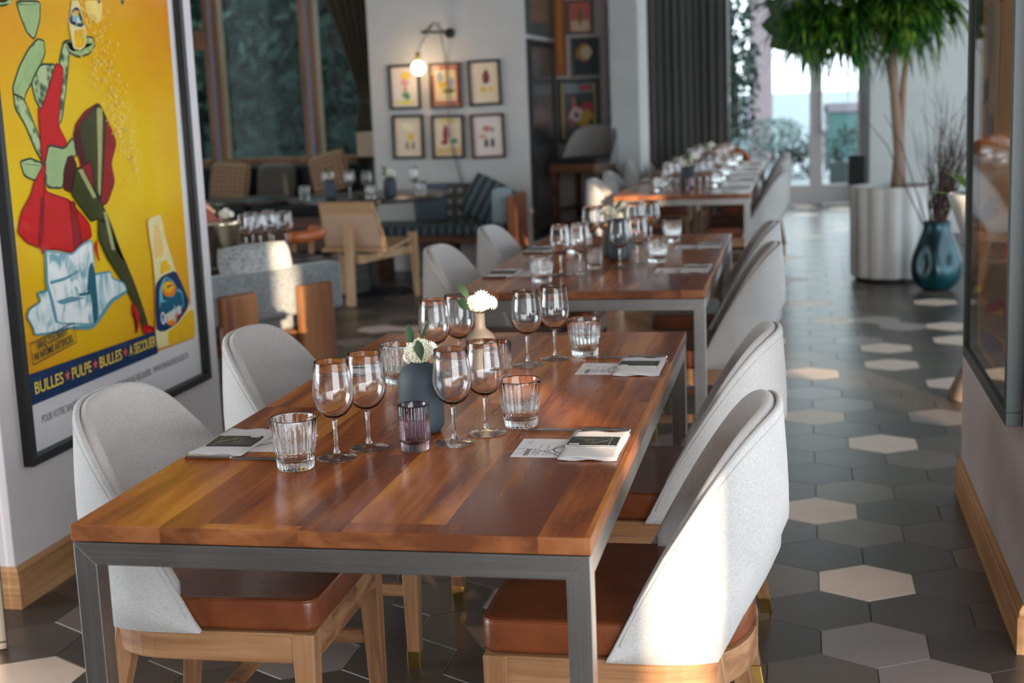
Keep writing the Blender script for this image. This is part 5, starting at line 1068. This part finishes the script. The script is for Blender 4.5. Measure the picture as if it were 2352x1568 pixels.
# small warm ceiling spots over the dining row
M_spot = emis('spot_glow', (1.0, .80, .58, 1), 60)
for k, (x, y) in enumerate([(x, y) for y in (-.6, .6, 1.9, 3.3, 4.8, 7.6, 9.6) for x in (-.1, 1.0)]):
    sp_ = empty('ceiling_spot', (x, y, H), 0, 'small warm ceiling spot on the %s side, %s' % ('left' if x < 0 else 'aisle', {-.6: 'in front of the nearest table', .6: 'above the near half of the nearest table', 1.9: 'above the far end of the nearest table', 3.3: 'above the second table', 4.8: 'behind the second table', 7.6: 'above the third table', 9.6: 'above the farthest table'}[y]), 'ceiling light', 'ceiling spots over the tables')
    MB().lathe([(0, -.002), (.050, -.002), (.052, -.05), (.046, -.055), (.044, -.02), (0, -.02)], 20).build('housing', M_black, sp_); MB().lathe([(0, -.030), (.030, -.030), (.030, -.026), (0, -.026)], 16).build('lamp_disc', M_spot, sp_)

# ------------------------------------------------------------ outside
def leafcloud(mb, c, rad, n, size, rnd, squash=1.0):
    for k in range(n):
        v = Vector((rnd.gauss(0, 1), rnd.gauss(0, 1), rnd.gauss(0, 1))).normalized()*rnd.uniform(.55, 1)**.5
        p = Vector(c)+Vector((v.x*rad, v.y*rad, v.z*rad*squash)); d = Vector((rnd.gauss(0, 1), rnd.gauss(0, 1), rnd.gauss(-.3, 1))).normalized()
        blade(mb, p, d, size*rnd.uniform(.7, 1.3), size*.5, (rnd.gauss(0, 1), rnd.gauss(0, 1), 1), 0, .1, 3, .1, .8)
s = Nodes('tree_leaf'); s.l(s.ramp(s.noise(s.obj(), 1.2, 4), [(.3, rgb(10, 26, 22)), (.6, rgb(24, 52, 40)), (.8, rgb(60, 96, 72))]), s.b.inputs['Base Color']); s.b.inputs['Roughness'].default_value = .6; M_tleaf = s.m
M_bark = plain('bark', rgb(60, 48, 40), .9, var=.2)
def tree(name, x, y, h, crown, seed, label, n=1300, size=.16, low=.4):
    rnd = random.Random(seed); t = empty(name, (x, y, 0), 0, label, 'tree', 'trees outside the windows')
    MB().tube([(0, 0, 0), (.05, 0, h*.35), (-.04, .05, h*.7), (0, 0, h)], [.10, .08, .06, .03], 10).build('trunk', M_bark, t); mb = MB()
    for k in range(9): a = rnd.uniform(0, 2*PI); r_ = crown*rnd.uniform(.1, .75); leafcloud(mb, (r_*math.cos(a), r_*math.sin(a), h*rnd.uniform(low, 1.0)), crown*rnd.uniform(.45, .7), n//9, size, rnd, .8)
    tag(mb.build('foliage', M_tleaf, t), kind='stuff'); return t
TL = ['tall dark tree outside the leftmost window pane', 'dense dark green tree filling the large left window', 'shadowy tree between the two wide left windows', 'blue-green tree outside the window beside the brown curtain', 'low dense tree behind the curtain outside']
for k, (x, y, h, c_) in enumerate(((-8.2, 15.5, 4.6, 1.5), (-6.4, 14.8, 4.4, 1.5), (-4.9, 16.0, 4.8, 1.6), (-3.9, 14.4, 4.0, 1.3), (-9.8, 17, 5.2, 1.7))): tree('broadleaf_tree', x, y, h, c_, 50+k, TL[k], 1700, .22, .25)
for k, x in enumerate((-10.2, -8.6, -7.0, -5.4, -3.8, -2.2)):
    hm = MB(); rnd = random.Random(80+k)
    for q in range(8): leafcloud(hm, (x+rnd.uniform(-.7, .7), 18.5+rnd.uniform(-.3, .3), rnd.uniform(.4, 4.6)), .8, 150, .24, rnd)
    tag(hm.build('hedge_bush', M_tleaf), 'tall dark hedge bush outside the left windows, number %s counted from the left' % ['one', 'two', 'three', 'four', 'five', 'six'][k], 'bush', 'hedge outside the left windows')
wallbox('wall_garden', -16, 20.6, 0, -1.0, 20.8, 6.5, plain('dark_garden_wall', rgb(34, 52, 50), .9), 0)
tree('broadleaf_tree', .15, 20.5, 3.6, .85, 71, 'airy tree outside the far glass door on its left', 1500, .15, .28)
gm = MB().box(-6, 15.7, -.12, 8, 60, -.02); struct(gm.build('floor_terrace', plain('terrace_paving', rgb(150, 156, 160), .7)))
struct(MB().box(-16, 11.7, -.12, -1.0, 20, -.03).build('floor_garden', plain('garden_soil', rgb(50, 48, 44), .9)))
bx = empty('planter_box', (1.98, 18.8, 0), 0, 'dark planter box with a clipped round bush outside the far door', 'planter')
MB().box(-.35, -.25, 0, .35, .25, .32).build('box', M_dgfr, bx, bevel=.01); hm = MB(); rnd = random.Random(3); leafcloud(hm, (0, 0, .50), .34, 420, .07, rnd); tag(hm.build('bush', M_tleaf, bx), kind='stuff')
bal = empty('glass_balustrade', (0, 0, 0), 0, 'greenish glass balustrade outside the far door', 'balustrade')
MB().box(1.62, 21.0, .05, 3.4, 21.02, .98).build('glass_panel', plain('frosted_green_glass', rgb(92, 128, 128), .2), bal)
for x in (1.58, 2.45, 3.3): MB().box(x, 20.96, 0, x+.05, 21.06, 1.08).build('post', M_alu, bal)
MB().box(1.58, 20.96, .98, 3.4, 21.06, 1.12).build('handrail', M_alu, bal)
for k, (x, y, z0, z1, w_) in enumerate(((-1.5, 30, 1.15, 1.35, 7), )):
    struct(MB().box(x, y, 0, x+w_, y+2, 1.25).build('wall_opposite', plain('pale_render', rgb(190, 200, 206), .9)))
for k, (x, y, h) in enumerate(((.05, 19.8, .95), (.45, 20.6, 1.0), (.95, 20.4, .75), (1.35, 20.6, .62))):
    dm = MB(); rnd = random.Random(200+k)
    for q in range(4): leafcloud(dm, (x+rnd.uniform(-.15, .15), y+rnd.uniform(-.1, .1), h*(.2+.22*q)), .30, 110, .09, rnd)
    tag(dm.build('shrub', M_tleaf), ['dark green shrub outside the far door beside the curtain', 'dark shrub outside the left door pane', 'low dark shrub outside the middle of the left door pane', 'lowest dark shrub outside by the door mullion'][k], 'shrub', 'dark shrubs outside the door')
rb = MB(); rnd = random.Random(15); leafcloud(rb, (.88, 19.2, .74), .36, 420, .07, rnd, .7); leafcloud(rb, (.42, 19.2, .40), .3, 260, .07, rnd)
tag(rb.build('shrub', plain('silvery_leaf', rgb(120, 140, 138), .4, var=.3, scale=20)), 'silvery shrub glistening outside the far glass door', 'shrub')
fc = MB(); 
for a, b in ((.30, .62),): fc.box(a, 24, 0, b+.1, 24.3, 4.6)
struct(fc.build('wall_tower', plain('mauve_render', rgb(170, 150, 156), .9)))
